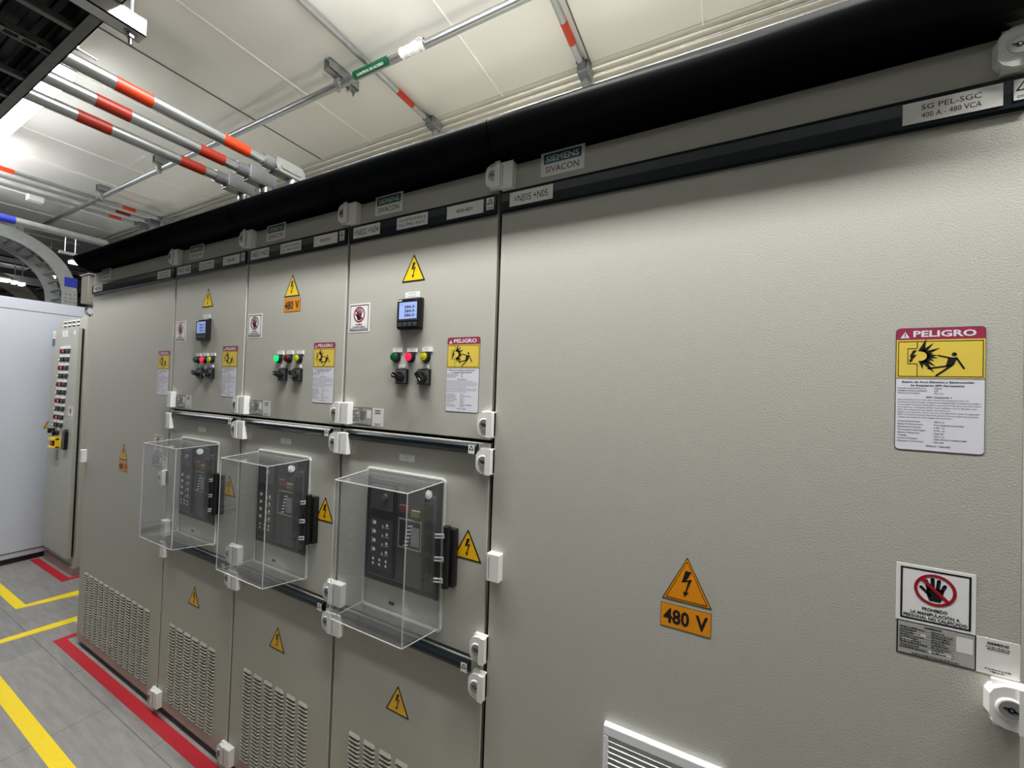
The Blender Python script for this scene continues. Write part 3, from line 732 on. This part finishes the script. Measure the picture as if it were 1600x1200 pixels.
# cabinets 2-4: feeder columns with three doors
info = [(1.0, ['=NE01 +N02'], ['ACOMETIDA BARRA A', 'SG PEL-SGC'], ['400A-480V'], True, (LG_OFF, LR_ON, LY), 'narrow beige switchgear cabinet with meter and triangle, second from the far left end'),
        (1.6, ['=NE03 +N03'], ['ACOPLE DE BARRAS', 'SG PEL-SGC'], ['400A-480VAC'], False, (LG_ON, LR_OFF, LY), 'middle beige switchgear cabinet with orange 480 V sticker on its upper door and no meter'),
        (2.2, ['=NE02 +N04'], ['ACOMETIDA BARRA B', 'SG PEL-SGC'], ['400A-480V'], True, (LG_OFF, LR_ON, LY), 'beige switchgear cabinet with meter, just left of the widest plain cabinet')]
for X, la, lb, lc, has_meter, lamps, label in info:
    t = cabinet_shell(X, 0.6, label)
    door(t, 'upper_door', X+.003, X+.590, 1.4405, 2.2)
    door(t, 'middle_door', X+.003, X+.590, .8395, 1.4315)
    door(t, 'lower_door', X+.003, X+.590, .034, .8305)
    grip(t, X, 1.427); grip(t, X, .826)
    strip_label(t, X+.026, X+.149, la, .55, wf=.9); strip_label(t, X+.223, X+.348, lb, .5, wf=.85); strip_label(t, X+.420, X+.547, lc, .32, wf=.45)
    recycle_label(t, X+.557)
    warn_triangle(t, X+.2925, 1.911, M=YEL2)
    if has_meter:
        small_label(t, X+.262, X+.320, 1.860, 1.878, ['MEDIDOR', 'SG PEL-SGC']); meter(t, X+.243 if X > 2 else X+.236)
    else: volt_box(t, X+.247, X+.345, 1.853, 1.905)
    prohibition(t, X+.011, 1.760)
    danger(t, X+.4335, 1.5135)
    for i, M in enumerate(lamps): lamp(t, X+.2365+.0595*i, 1.6735, M)
    selector(t, X+.264, 1.613, math.radians(200), 'L / R'); selector(t, X+.353, 1.613, math.radians(50), 'MAN 0 AUT')
    nameplate(t, X+.0385, 1.449)
    small_label(t, X+.263, X+.324, 1.350, 1.371, ['INTERRUPTOR', 'BARRA', '=Q8'])
    breaker(t, X, 0); acrylic_cover(t, X)
    warn_triangle(t, X+.5285, 1.099, M=YEL); warn_triangle(t, X+.2925, .5765, M=YEL)
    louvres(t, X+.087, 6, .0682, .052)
    for z in (2.172, 1.485, 1.384, .876, .777, .072): lock(t, X+.611, z)
    for z in (2.165, 1.485, 1.384, .876, .777, .072): hinge(t, X+.004, z)

# cabinet 5: wide plain, nearest
X = 2.8
c5 = cabinet_shell(X, 1.0, 'widest plain beige switchgear cabinet filling the right half, white filter fan low on its door')
door(c5, 'door', X+.003, X+.990, .034, 2.2)
strip_label(c5, X+.031, X+.157, ['=NE05 +N05'], .5, wf=.78); strip_label(c5, X+.833, X+.958, ['SG PEL-SGC', '400 A - 480 VCA'], .52, wf=.6); recycle_label(c5, X+.970)
danger(c5, 3.632, 1.4985); warn_triangle(c5, 3.2965, 1.1315, .099, .097, ORG, True); volt_box(c5, 3.245, 3.3455, 1.0715, 1.1225)
prohibition(c5, 3.638, 1.198, .1); nameplate(c5, 3.6395, 1.1405, .0995, .058)
hinge(c5, X+.004, 2.165, .034); hinge(c5, X+.002, 1.105, .034)
lock(c5, 3.800, 1.103); lock(c5, 3.800, 2.168)
bm = bmesh.new(); x0, x1, z1, z0 = 3.129, 3.379, .815, .565
for a in ((x0, x1, z1-.022, z1), (x0, x1, z0, z0+.022), (x0, x0+.012, z0+.022, z1-.022), (x1-.012, x1, z0+.022, z1-.022)): box(bm, a[0], a[1], -.016, 0, a[2], a[3], 0, .002)
i = 0
while z1-.036-i*.0125 > z0+.02:
    zz = z1-.030-i*.0125
    prism(bm, [(-.014, zz-.0055), (-.015, zz-.0035), (-.004, zz+.003), (-.003, zz+.001)], 'x', x0+.010, x1-.010); i += 1
box(bm, x0+.010, x1-.010, -.003, -.001, z0+.02, z1-.02, 1)
fan = link('filter_fan_grille', bm, [mat('fan_white', (245, 247, 250), .35), DGREY], c5); fan['label'] = 'white slatted ventilation grille'

# ------------------------------------------------------------------ conduits
def conduit(name, label, path_y0, path_y1, x, z, r, bands, M=GALV, bandM=TAPE_O, drop=0.2, cover='side', group=None, fit=True):
    t = empty(name, (x, path_y0, z), label, 'conduit', group or ('large conduits leaving the cable tray' if r == .021 else 'thin conduits crossing the ceiling' if x > 0 else 'far conduits crossing the ceiling'))
    bm = bmesh.new(); tube(bm, (x, path_y0, z), (x, path_y1, z), r, 0, 24); link('pipe', bm, M, t, True)
    for a, b in bands:
        bm = bmesh.new(); tube(bm, (x, a, z), (x, b, z), r+.0006, 0, 24); q = link('colour_band', bm, bandM, t, True)
    if fit:
        R = r*1.42*(1.2 if r < .018 else 1); L = r*7.2; y = path_y1
        bm = bmesh.new()
        tube(bm, (x, y-.01, z), (x, y+r*1.3, z), r*1.28, 0, 20); tube(bm, (x, y+r*1.3, z), (x, y+r*2.0, z), r*1.28, 0, 20, R)
        box(bm, x-R, x+R, y+r*1.5, y+L, z-R*1.05, z+R*1.05, 0, r*.28, 3)
        f = link('elbow_fitting', bm, CAST, t, True)
        bm = bmesh.new()
        if cover == 'side':
            prism(bm, rrect(y+r*1.2, y+L*1.04, z-R*.95, z+R*.95, R*.9, 8), 'x', x+R, x+R+.004)
            prism(bm, rrect(y+r*2.2, y+L*.92, z-R*.45, z+R*.45, R*.42, 6), 'x', x+R+.004, x+R+.009)
        else:
            prism(bm, [(x-R*.9, y+r*1.6), (x+R*.9, y+r*1.6), (x+R*.9, y+L*.98), (x-R*.9, y+L*.98)], 'z', z-R*1.05-.004, z-R*1.05)
        link('fitting_cover', bm, GALVD if cover == 'side' else CAST, f)
        if drop:
            bm = bmesh.new(); tube(bm, (x, y+L-r*1.5, z-R*.9), (x, y+L-r*1.5, z-R*2.1), r*1.28, 0, 20)
            tube(bm, (x, y+L-r*1.5, z-R*2.1), (x, y+L-r*1.5, z-drop), r*1.0, 0, 20); link('drop_pipe', bm, M, t, True)
    return t
conduit('conduit', 'large grey conduit with orange bands, rightmost of the three below the tray, rounded end cover', -.59, .015, 1.655, 2.50, .021, [(-.452, -.360), (-.146, -.053)], drop=.215)
conduit('conduit', 'large grey conduit with orange bands, middle one of the three leaving the dark cable tray', -.59, .000, 1.490, 2.50, .021, [(-.449, -.359), (-.149, -.059)], bandM=TAPE_R, cover='bottom', drop=.215)
conduit('conduit', 'large grey conduit with orange bands, leftmost of the three leaving the dark cable tray', -.59, .000, 1.320, 2.50, .021, [(-.446, -.356), (-.142, -.052)], bandM=TAPE_R, cover='bottom', drop=.215)
conduit('conduit', 'thin ceiling conduit crossing above the green-labelled pipe, single orange band', -1.6, .75, 1.868, 3.075, .0145, [(.525, .640)], drop=.8)
conduit('conduit', 'thin ceiling conduit with one orange band, rightmost at the top of the picture', -1.6, .75, 2.755, 3.075, .0145, [(.525, .640)], drop=.8)
conduit('conduit', 'far ceiling conduit with brightest orange bands, top one of the distant trio', -1.8, .74, -1.19, 3.03, .016, [(-.25, -.10), (.49, .575)], drop=0)
conduit('conduit', 'far ceiling conduit with dark red band, middle one of the distant trio', -1.8, .71, -1.36, 3.03, .014, [(.50, .60)], bandM=mat('dark_red_band', (110, 22, 14), .45), drop=0, cover='bottom')
conduit('conduit', 'far ceiling conduit with red band, lowest one of the distant trio', -1.8, .70, -1.55, 3.03, .014, [(.515, .60)], bandM=mat('red_band', (190, 52, 26), .45), drop=0, cover='bottom')
conduit('conduit', 'thick far grey pipe with a blue band ending behind the canopy', -1.2, .42, -1.23, 2.695, .027, [(-.30, -.075)], bandM=TAPE_B, fit=False, M=GALVD)
# pipe along the row, below the crossing conduits
py, pz, pr = .325, 3.030, .0165
t = empty('conduit', (1.0, py, pz), 'long thin pipe running along the ceiling with a green writing label', 'conduit')
bm = bmesh.new(); tube(bm, (-2.5, py+.015, pz), (5.5, py, pz), pr, 0, 24); link('pipe', bm, GALV, t, True)
def sleeve(name, x0, x1, r, M, a0, a1):
    bm = bmesh.new(); n = 14; prev = None
    for i in range(n+1):
        a = math.radians(a0+(a1-a0)*i/n)
        q = [bm.verts.new((x, py+rr*math.cos(a), pz+rr*math.sin(a))) for x in (x0, x1) for rr in (r, r-.001)]
        if prev:
            bm.faces.new((prev[0], prev[2], q[2], q[0])); bm.faces.new((prev[1], q[1], q[3], prev[3]))
            bm.faces.new((prev[0], q[0], q[1], prev[1])); bm.faces.new((prev[2], prev[3], q[3], q[2]))
        else: bm.faces.new((q[0], q[1], q[3], q[2]))
        prev = q
    bm.faces.new((prev[0], prev[2], prev[3], prev[1]))
    return link(name, bm, M, t)
# label faces down and to the viewer
an = math.radians(-130); nrm = Vector((0, math.cos(an), math.sin(an))); upv = Vector((0, -math.sin(an), math.cos(an)))*-1
if upv.z < 0: upv = -upv
LX0, LX1 = 1.80, 2.015
sl = sleeve('green_label', LX0, LX1, pr+.0012, TAPE_G, -215, -45); sl['label'] = 'green label with white writing'
def lf(u, d, v):
    p = Vector((u, py, pz))+nrm*(pr+.0015+d)+upv*v; return tuple(p)
Fl = Flat(frame=lf, thick=.0002); Fl.text('CONTROL DE ACCESO', (LX0+LX1)/2, -.0045, .009, PAPER, .165, 'c', 0.02, 1); Fl.done('lettering', sl)
bm = bmesh.new(); rnd = random.Random(3)
N = 26
rings = []
for i in range(N+1):
    x = 2.085+.13*i/N; rr = pr+.001+.003*rnd.random()
    rings.append([bm.verts.new((x, py+(rr+.003*rnd.random())*math.cos(a), pz+(rr+.003*rnd.random())*math.sin(a))) for a in [2*math.pi*k/14 for k in range(14)]])
for a, b in zip(rings, rings[1:]):
    for k in range(14): bm.faces.new((a[k], a[(k+1) % 14], b[(k+1) % 14], b[k]))
prism(bm, [(2.19, py-.032), (2.215, py-.036), (2.225, py-.005), (2.20, py-.003)], 'z', pz-.004, pz-.002)
link('crumpled_tape', bm, mat('crumpled_white_tape', (235, 236, 238), .3), t)
# ceiling strut with pipe clamp
def strut_bracket(x, label, big=False):
    s = empty('strut_bracket', (x, py, ZC), label, 'pipe bracket', 'brackets holding the long ceiling pipe')
    bm = bmesh.new(); y0, y1 = (py-.07, py+.10) if big else (py-.035, py+.04); zt = ZC; h = .048; wd = .02
    box(bm, x-wd, x+wd, y0, y1, zt-h, zt-h+.003); box(bm, x-wd, x-wd+.003, y0, y1, zt-h, zt); box(bm, x+wd-.003, x+wd, y0, y1, zt-h, zt)
    box(bm, x-wd, x-.009, y0, y1, zt-.003, zt); box(bm, x+.009, x+wd, y0, y1, zt-.003, zt)
    link('strut_channel', bm, GALVD, s)
    bm = bmesh.new()
    tube(bm, (x-.012, py, pz), (x+.012, py, pz), pr+.006, 0, 20); tube(bm, (x, py-.002, pz-pr-.026), (x, py, pz), .006, 0, 10)
    box(bm, x-.006, x+.006, py-.008, py+.008, pz-pr-.022, pz-pr-.004, 0, .002)
    for dy in (.05, .085) if big else (): prism(bm, [(py+dy-.012, zt-h), (py+dy+.012, zt-h), (py+dy, zt-h-.032)], 'x', x-.003, x)
    link('pipe_clamp', bm, GALVD, s, True)
strut_bracket(1.69, 'small grey ceiling bracket clamping the pipe beside its green label', True)
strut_bracket(-.10, 'small ceiling bracket holding the pipe beyond the three banded conduits')
strut_bracket(-1.05, 'farthest small ceiling bracket near the end of the long pipe')

# ------------------------------------------------------------------ cable tray above the aisle with trapeze hanger
TZ, TY0, TY1 = 2.455, -1.32, -.576
tr = empty('cable_tray', (1, -.9, TZ), 'wide dark ladder tray full of black cables at the top left', 'cable tray')
bm = bmesh.new()
for y in (TY0, TY1-.003): box(bm, -3.0, 5.8, y, y+.003, TZ, TZ+.11)
box(bm, -3.0, 5.8, TY1-.024, TY1, TZ, TZ+.003); box(bm, -3.0, 5.8, TY0, TY0+.024, TZ, TZ+.003)
link('side_rail', bm, TRAYM, tr)
rx = [1.135, 1.32, 1.485, 1.71, 1.87] + [1.87+.2*i for i in range(1, 18)] + [1.135-.2*i for i in range(1, 20)]
for i, x in enumerate(rx):
    bm = bmesh.new(); wd = .032 if i in (3,) else .018
    if i == 3:
        box(bm, x-wd/2, x-wd/2+.005, TY0+.01, TY1-.01, TZ+.002, TZ+.022); box(bm, x+wd/2-.005, x+wd/2, TY0+.01, TY1-.01, TZ+.002, TZ+.022)
        y = TY1-.04
        while y > TY0+.03: box(bm, x-wd/2, x+wd/2, y-.008, y, TZ+.004, TZ+.010); y -= .032
    else: box(bm, x-wd/2, x+wd/2, TY0+.01, TY1-.01, TZ+.004, TZ+.022, 0, .002)
    link('rung', bm, TRAYM, tr)
rnd = random.Random(11)
cab = bmesh.new()
for i in range(66):
    y = TY0+.02+(TY1-TY0-.04)*(i % 33)/32; r = .0125+.003*rnd.random(); z = TZ+.040+.01*rnd.random()+(.024 if i > 32 else 0)+(.012 if i % 2 else 0)
    if i > 32: y += .011
    path = [(x, min(TY1-.016, max(TY0+.016, y+.008*math.sin(x*2.1+i*1.7))), z+.005*math.sin(x*3.7+i*2.3)) for x in [-2.9+.2*k for k in range(43)]]
    sweep(cab, path, r, 0, 8)
o = link('cable_bundle', cab, CABLE, None, True); tag(o, 'black power cables packed side by side in the overhead ladder tray', 'cables', kind='stuff')
th = empty('trapeze_hanger', (2.07, -.9, 2.415), 'strut channel hanger under the dark cable tray, its end bright below a thin rod', 'hanger')
bm = bmesh.new(); x = 2.07; y0, y1 = -1.42, -.531; z0 = 2.413
box(bm, x-.0205, x+.0205, y0, y1, z0, z0+.003); box(bm, x-.0205, x-.0175, y0, y1, z0, z0+.0405); box(bm, x+.0175, x+.0205, y0, y1, z0, z0+.0405)
box(bm, x-.0205, x-.010, y0, y1, z0+.038, z0+.041); box(bm, x+.010, x+.0205, y0, y1, z0+.038, z0+.041)
link('strut_channel', bm, mat('bright_strut', (205, 206, 206), .4, .3), th)
for yy in (-.553, -1.38):
    bm = bmesh.new(); tube(bm, (x, yy, z0-.028), (x, yy, ZC), .004, 0, 12); link('threaded_rod', bm, GALV, th, True)
    bm = bmesh.new(); tube(bm, (x, yy, z0-.012), (x, yy, z0), .0085, 0, 6); tube(bm, (x, yy, z0-.003), (x, yy, z0), .013, 0, 20); link('nut', bm, GALV, th)
# short screw on the tray edge
bm = bmesh.new(); tube(bm, (1.79, TY1, TZ+.012), (1.79, TY1+.045, TZ+.008), .003, 0, 10); tube(bm, (1.79, TY1, TZ+.012), (1.79, TY1+.008, TZ+.012), .008, 0, 6); link('bolt', bm, GALV, tr)

# ------------------------------------------------------------------ luminaires
def luminaire(x0, x1, y, z, label, M=LEDW, wd=.075):
    t = empty('ceiling_luminaire', ((x0+x1)/2, y, z), label, 'luminaire', 'tube luminaires above the aisle')
    bm = bmesh.new(); box(bm, x0, x1, y-wd/2, y+wd/2, z, z+.045, 0, .006); link('housing', bm, WHITEP, t)
    bm = bmesh.new(); box(bm, x0+.01, x1-.01, y-wd*.46, y+wd*.46, z-.03, z+.001, 0, .012, 3); link('diffuser', bm, M, t)
    for x in (x0+.15, x1-.15):
        bm = bmesh.new(); tube(bm, (x, y, z+.04), (x, y, ZC), .003, 0, 8); link('hanging_rod', bm, GALV, t)
LN = ['bright tube luminaire seen between the banded conduits beside the dark tray', 'tube luminaire overhead in front of the middle cabinets', 'tube luminaire overhead in front of the widest cabinet', 'tube luminaire hanging left of the one beside the banded conduits']
for i, (x0, x1, y, z) in enumerate(LUMS): luminaire(x0, x1, y, z, LN[i])

# ------------------------------------------------------------------ white cabinet closing the aisle
XW = -1.86
wc = empty('enclosure', (XW-.3, -.7, 0), 'large cool-white enclosure closing the aisle at the left edge', 'electrical cabinet')
bm = bmesh.new(); box(bm, XW-.7, XW-.002, -2.2, .62, .045, 2.216, 0, .004); link('body', bm, BLUEW, wc)
bm = bmesh.new(); box(bm, XW-.002, XW+.004, -2.2, .62, .095, 2.118, 0, .002); link('side_panel', bm, BLUEW, wc)
bm = bmesh.new(); box(bm, XW-.68, XW-.012, -2.19, .61, 0, .045); link('plinth', bm, BLKP, wc)
F = Flat(frame=lambda u, d, v: (XW+.004+d, u, v))
F.base([(.262, 1.118), (.318, 1.118), (.290, 1.182)], INK); F.poly([(.269, 1.122), (.311, 1.122), (.290, 1.170)], YEL, 1); F.done('warning_triangle', wc)
for zz in (2.120, .093): bm = bmesh.new(); box(bm, XW-.002, XW+.0045, -2.2, .62, zz-.0025, zz+.0025); link('panel_joint', bm, DGREY, wc)

# ------------------------------------------------------------------ narrow control cabinet
cc = empty('control_cabinet', (-1.5, .5, 0), 'narrow grey control cabinet with columns of small lamps and a yellow emergency stop', 'electrical cabinet')
bm = bmesh.new(); box(bm, -1.775, -1.165, .309, .80, .06, 2.062, 0, .003); box(bm, -1.765, -1.222, .294, .309, .135, 1.965, 1); link('body', bm, [CTRL, DARKGAP], cc)  # dark filler box paints the shade in the gap behind the door
bm = bmesh.new(); box(bm, -1.80, -1.158, .292, .82, 0, .062, 0, .002); link('plinth', bm, CTRLD, cc)
bm = bmesh.new(); box(bm, -1.775, -1.21, .272, .296, .127, 1.972, 0, .003); link('door', bm, CTRL, cc)
bm = bmesh.new()
for i in range(4):
    for j in range(2):
        xx = -1.665+.095*i; zz = 2.035-.032*j
        prism(bm, [(xx, zz), (xx+.06, zz), (xx+.055, zz+.011), (xx+.005, zz+.011)], 'y', .302, .310)
        box(bm, xx+.003, xx+.057, .3075, .3095, zz-.009, zz, 1)
link('ventilation_louvre', bm, [PAPER2, DARKGAP], cc)
rows = [(-1.515, 1.788), (-1.525, 1.720), (-1.538, 1.650), (-1.543, 1.584), (-1.556, 1.514), (-1.561, 1.448), (-1.573, 1.378), (-1.578, 1.313), (-1.590, 1.242), (-1.597, 1.177)]
for i, (x, z) in enumerate(rows):
    for j in range(3):
        xx = x+.062*j+(.012 if j == 2 else 0)
        red = (i % 2 == 0 and j == 1)
        bm = bmesh.new(); tube(bm, (xx, .272, z-.006), (xx, .255, z-.006), .0185, 0, 16)
        q = link('indicator_light', bm, (mat('dark_red_bezel', (58, 12, 14), .35) if i % 2 == 0 else BLKP) if j < 2 else DGREY, cc, True)
        bm = bmesh.new(); tube(bm, (xx, .255, z-.006), (xx, .252, z-.006), .0105, 0, 16); link('lens', bm, LR_DIM if red else (WHITEP if j == 0 and not i % 2 == 0 else DGREY), q, True)
        F = Flat(y=.272, thick=.012); F.base([(xx-.02, z+.014), (xx+.026, z+.014), (xx+.026, z+.036), (xx-.02, z+.036)], PAPER); F.done('function_label', cc)
for x, z in ((-1.63, 1.118), (-1.53, 1.102)):
    bm = bmesh.new(); tube(bm, (x, .272, z), (x, .25, z), .019, 0, 16); box(bm, x-.007, x+.007, .235, .252, z-.02, z+.02, 0, .003); link('selector_switch', bm, BLKP, cc)
    F = Flat(y=.272, thick=.004); F.base([(x-.02, z+.024), (x+.026, z+.024), (x+.026, z+.046), (x-.02, z+.046)], PAPER); F.done('function_label', cc)
x0, x1, z0, z1 = -1.575, -1.465, .985, 1.068
bm = bmesh.new(); box(bm, x0, x1, .262, .272, z0, z1, 0, .002)
box(bm, x0, x1, .225, .266, z1-.020, z1, 0, .003); box(bm, x0, x1, .225, .266, z0, z0+.016, 0, .003); box(bm, x1-.014, x1, .24, .266, z0, z1, 0, .003); es = link('emergency_stop', bm, YEL2, cc); es['label'] = 'yellow shroud with red stop button'
bm = bmesh.new(); tube(bm, ((x0+x1)/2, .262, (z0+z1)/2), ((x0+x1)/2, .245, (z0+z1)/2), .02, 0, 20); tube(bm, ((x0+x1)/2, .245, (z0+z1)/2), ((x0+x1)/2, .232, (z0+z1)/2), .026, 0, 20); link('stop_button', bm, mat('stop_red', (120, 14, 50), .35), es, True)
bm = bmesh.new(); prism(bm, [(-1.375, .985), (-1.315, .985), (-1.305, 1.13), (-1.317, 1.15), (-1.355, 1.13), (-1.365, 1.09)], 'y', .250, .274); link('door_handle', bm, BLKP, cc)
F = Flat(y=.272); F.base([(-1.575, .885), (-1.50, .885), (-1.535, .962)], INK); F.poly([(-1.567, .889), (-1.508, .889), (-1.535, .950)], mat('faded_yellow', (190, 175, 100), .5), 1); F.done('warning_triangle', cc)
F = Flat(y=.272, thick=.003); F.base([(-1.768, 1.832), (-1.715, 1.832), (-1.715, 1.893), (-1.768, 1.893)], MGREY); F.done('grey_tag', cc)
for a, b, c, d in ((-1.770, -1.700, 1.897, 1.963), (-1.545, -1.43, 1.905, 1.955), (-1.30, -1.265, 1.918, 1.948)):
    F = Flat(y=.272); F.base([(a, c), (b, c), (b, d), (a, d)], PAPER)
    if b-a > .05: F.text('TABLERO', (a+b)/2, c+.030, .009, INK, .07, 'c', False, 1); F.text('CONTROL', (a+b)/2, c+.012, .009, INK, .07, 'c', False, 1)
    F.done('identification_label', cc)
prohibition(cc, -1.335, 1.238, .098, y=.272)
bm = bmesh.new(); R0, r0 = .036, .009; cx, cy, cz = -1.188, .332, 2.112
ring = []
for i in range(25):
    a = 2*math.pi*i/24; ring.append((cx+R0*math.cos(a)*.8, cy+R0*math.cos(a)*.6, cz+R0*math.sin(a)))
sweep(bm, ring, r0, 0, 10); tube(bm, (cx, cy, 2.062), (cx, cy, 2.085), .014, 0, 16); link('lifting_eye', bm, CHROME, cc, True)
# junction box behind the cabinet corner
jb = empty('junction_box', (-1.35, .5, 2.1), 'small brushed steel box between the curved tray and the row end', 'junction box')
bm = bmesh.new(); box(bm, -1.30, -1.16, .30, .62, 2.175, 2.395, 0, .003); link('body', bm, STEEL, jb)
bm = bmesh.new(); box(bm, -1.31, -1.12, .29, .66, 2.395, 2.405, 0, .002); box(bm, -1.165, -1.12, .345, .365, 2.17, 2.395, 0, .002); link('lid_frame', bm, GALVD, jb)
bm = bmesh.new(); box(bm, -1.29, -1.165, .385, .60, 2.062, 2.175, 0, .003); link('base', bm, PAPER2, jb)

# ------------------------------------------------------------------ curved ladder and background overhead
def arc_rail(bm, x, cy, cz, R0, R1, th, flange=.02, y_end=-1.6, z_end=2.216, mi=0):
    """C-shaped side rail: horizontal from y_end, quarter bend, then down to z_end"""
    def pts(R):
        P = [(y_end, cz+R)]
        for i in range(15):
            a = math.pi/2*(1-i/14); P.append((cy+R*math.cos(a), cz+R*math.sin(a)))
        P.append((cy+R, z_end)); return P
    O, I = pts(R1), pts(R0)
    for xa, xb, A, B in ((x, x+th, O, I), (x-flange, x, O, [(p[0], p[1]) for p in pts(R1-.004)]), (x-flange, x, pts(R0+.004), I)):
        va = [[bm.verts.new((xx, p[0], p[1])) for p in L] for xx in (xa, xb) for L in (A, B)]
        n = len(A)
        for i in range(n-1):
            bm.faces.new((va[0][i], va[0][i+1], va[1][i+1], va[1][i])); bm.faces.new((va[2][i], va[3][i], va[3][i+1], va[2][i+1]))
            bm.faces.new((va[0][i], va[2][i], va[2][i+1], va[0][i+1])); bm.faces.new((va[1][i], va[1][i+1], va[3][i+1], va[3][i]))
def curved_ladder(name, label, x, depth, cy, cz, R0, R1, M, blue=False, z_end=2.216):
    t = empty(name, (x, cy, cz), label, 'cable tray', 'curved cable ladders behind the white enclosure')
    for xx, s in ((x, 1), (x-depth, 1)):
        bm = bmesh.new(); arc_rail(bm, xx, cy, cz, R0, R1, .003, .02, z_end=z_end); r = link('side_rail', bm, M, t)
        if blue and xx == x:
            bm = bmesh.new()
            box(bm, x+.003, x+.005, cy+R0+.012, cy+R1-.004, 2.43, 2.52); b = link('blue_tag', bm, TAPE_B, r)
            bm = bmesh.new()
            for k in range(4):
                for m_ in range(3): box(bm, x+.003, x+.0038, cy+R0+.02+.03*m_, cy+R0+.032+.03*m_, 2.25+.035*k, 2.256+.035*k)
            link('slots', bm, BLKP, r)
    Rm = (R0+R1)/2
    for k in range(16):
        if k < 10:
            a = math.pi/2*k/9; y, z = cy+Rm*math.cos(a), cz+Rm*math.sin(a)
        else: y, z = cy-.16*(k-9), cz+Rm
        bm = bmesh.new(); tube(bm, (x, y, z), (x-depth, y, z), .014, 0, 8); link('rung', bm, M, t)
    return t
curved_ladder('curved_cable_ladder', 'large galvanised cable ladder bending down behind the white enclosure, blue tag', -2.2, .45, -.02, 2.34, .437, .540, GALVD, True)
curved_ladder('curved_cable_ladder', 'smaller dark cable ladder bend seen inside the large curved ladder', -3.4, .40, .10, 2.18, .36, .50, mat('brown_grey_steel', (92, 86, 76), .5, .3), z_end=2.0)
def straight_tray(x0, x1, y0, y1, z, h, label, M):
    t = empty('cable_tray', ((x0+x1)/2, (y0+y1)/2, z), label, 'cable tray', 'distant straight cable trays')
    bm = bmesh.new(); box(bm, x0, x0+.004, y0, y1, z, z+h); box(bm, x1-.004, x1, y0, y1, z, z+h); link('side_rail', bm, M, t)
    bm = bmesh.new(); k = y0+.1
    while k < y1: box(bm, x0, x1, k, k+.03, z+.01, z+.03); k += .3
    link('rung', bm, M, t)
    bm = bmesh.new(); rr = random.Random(int(-x0*10))
    for k in range(8):
        xx = x0+.03+(x1-x0-.06)*k/7; sweep(bm, [(xx, y0+.05, z+.05), (xx+.02, (y0+y1)/2, z+.055), (xx, y1-.05, z+.05)], .014, 0, 6)
    o = link('cable_bundle', bm, CABLE, None, True); tag(o, 'black cables lying in the '+label, 'cables', kind='stuff')
straight_tray(-4.2, -3.8, -2.5, 2.6, 2.84, .05, 'distant cable tray crossing behind the curved ladder', GALVD)
straight_tray(-5.2, -4.7, -2.5, 2.6, 2.75, .10, 'second distant cable tray farther beyond the curved ladder', TRAYM)
straight_tray(-6.6, -6.1, -2.5, 2.6, 2.62, .10, 'farthest dark cable tray in the back of the room', TRAYM)
for x, y0, y1, z, M_, lb in ((-3.1, .05, .276, 2.525, LEDDIM, 'leftmost distant white tube light inside the large curved ladder'), (-3.1, .287, .325, 2.518, LEDDIM, 'short distant white tube light next to the leftmost one'), (-3.1, .335, .374, 2.512, LEDDIM, 'third distant white tube light, right of the short one'), (-3.1, .505, .585, 2.642, LEDDIM, 'small distant white tube light higher up near the rail of the large curved ladder'), (-2.85, .62, .70, 2.80, LEDDIM, 'small glowing box added for the lit back wall just left of the canopy tip')):  # the last one is no lamp: a glowing box for lit back wall
    t = empty('ceiling_luminaire', (x, (y0+y1)/2, z), lb, 'luminaire', 'distant tube luminaires')
    bm = bmesh.new(); box(bm, x-.05, x+.05, y0, y1, z+.014, z+.028, 0); tube(bm, (x, (y0+y1)/2, z+.03), (x, (y0+y1)/2, ZC), .004, 0, 8); link('housing', bm, GALVD, t)
    bm = bmesh.new(); box(bm, x-.045, x+.045, y0+.003, y1-.003, z-.014, z+.014, 0, .004); link('diffuser', bm, M_, t)
# rods of a distant trapeze
for y, lb in ((.181, 'left one of two thin rods under the thick far pipe'), (.237, 'right one of two thin rods under the thick far pipe')):
    bm = bmesh.new(); tube(bm, (-1.23, y, 2.55), (-1.23, y, 2.672), .0035, 0, 8); o = link('hanger_rod', bm, GALV); tag(o, lb, 'rod', 'thin rods under the far pipe')
bm = bmesh.new(); box(bm, -1.25, -1.21, .15, .30, 2.535, 2.552); o = link('trapeze_strut', bm, GALVD); tag(o, 'short strut hung on two thin rods beside the canopy end', 'strut')
# cable-end box on the far conduits
bm = bmesh.new(); box(bm, -1.88, -1.80, .10, .19, 3.045, ZC, 0, .004); o = link('ceiling_sensor', bm, [WHITEP]); tag(o, 'small white box on the ceiling above the thick far pipe', 'ceiling device')
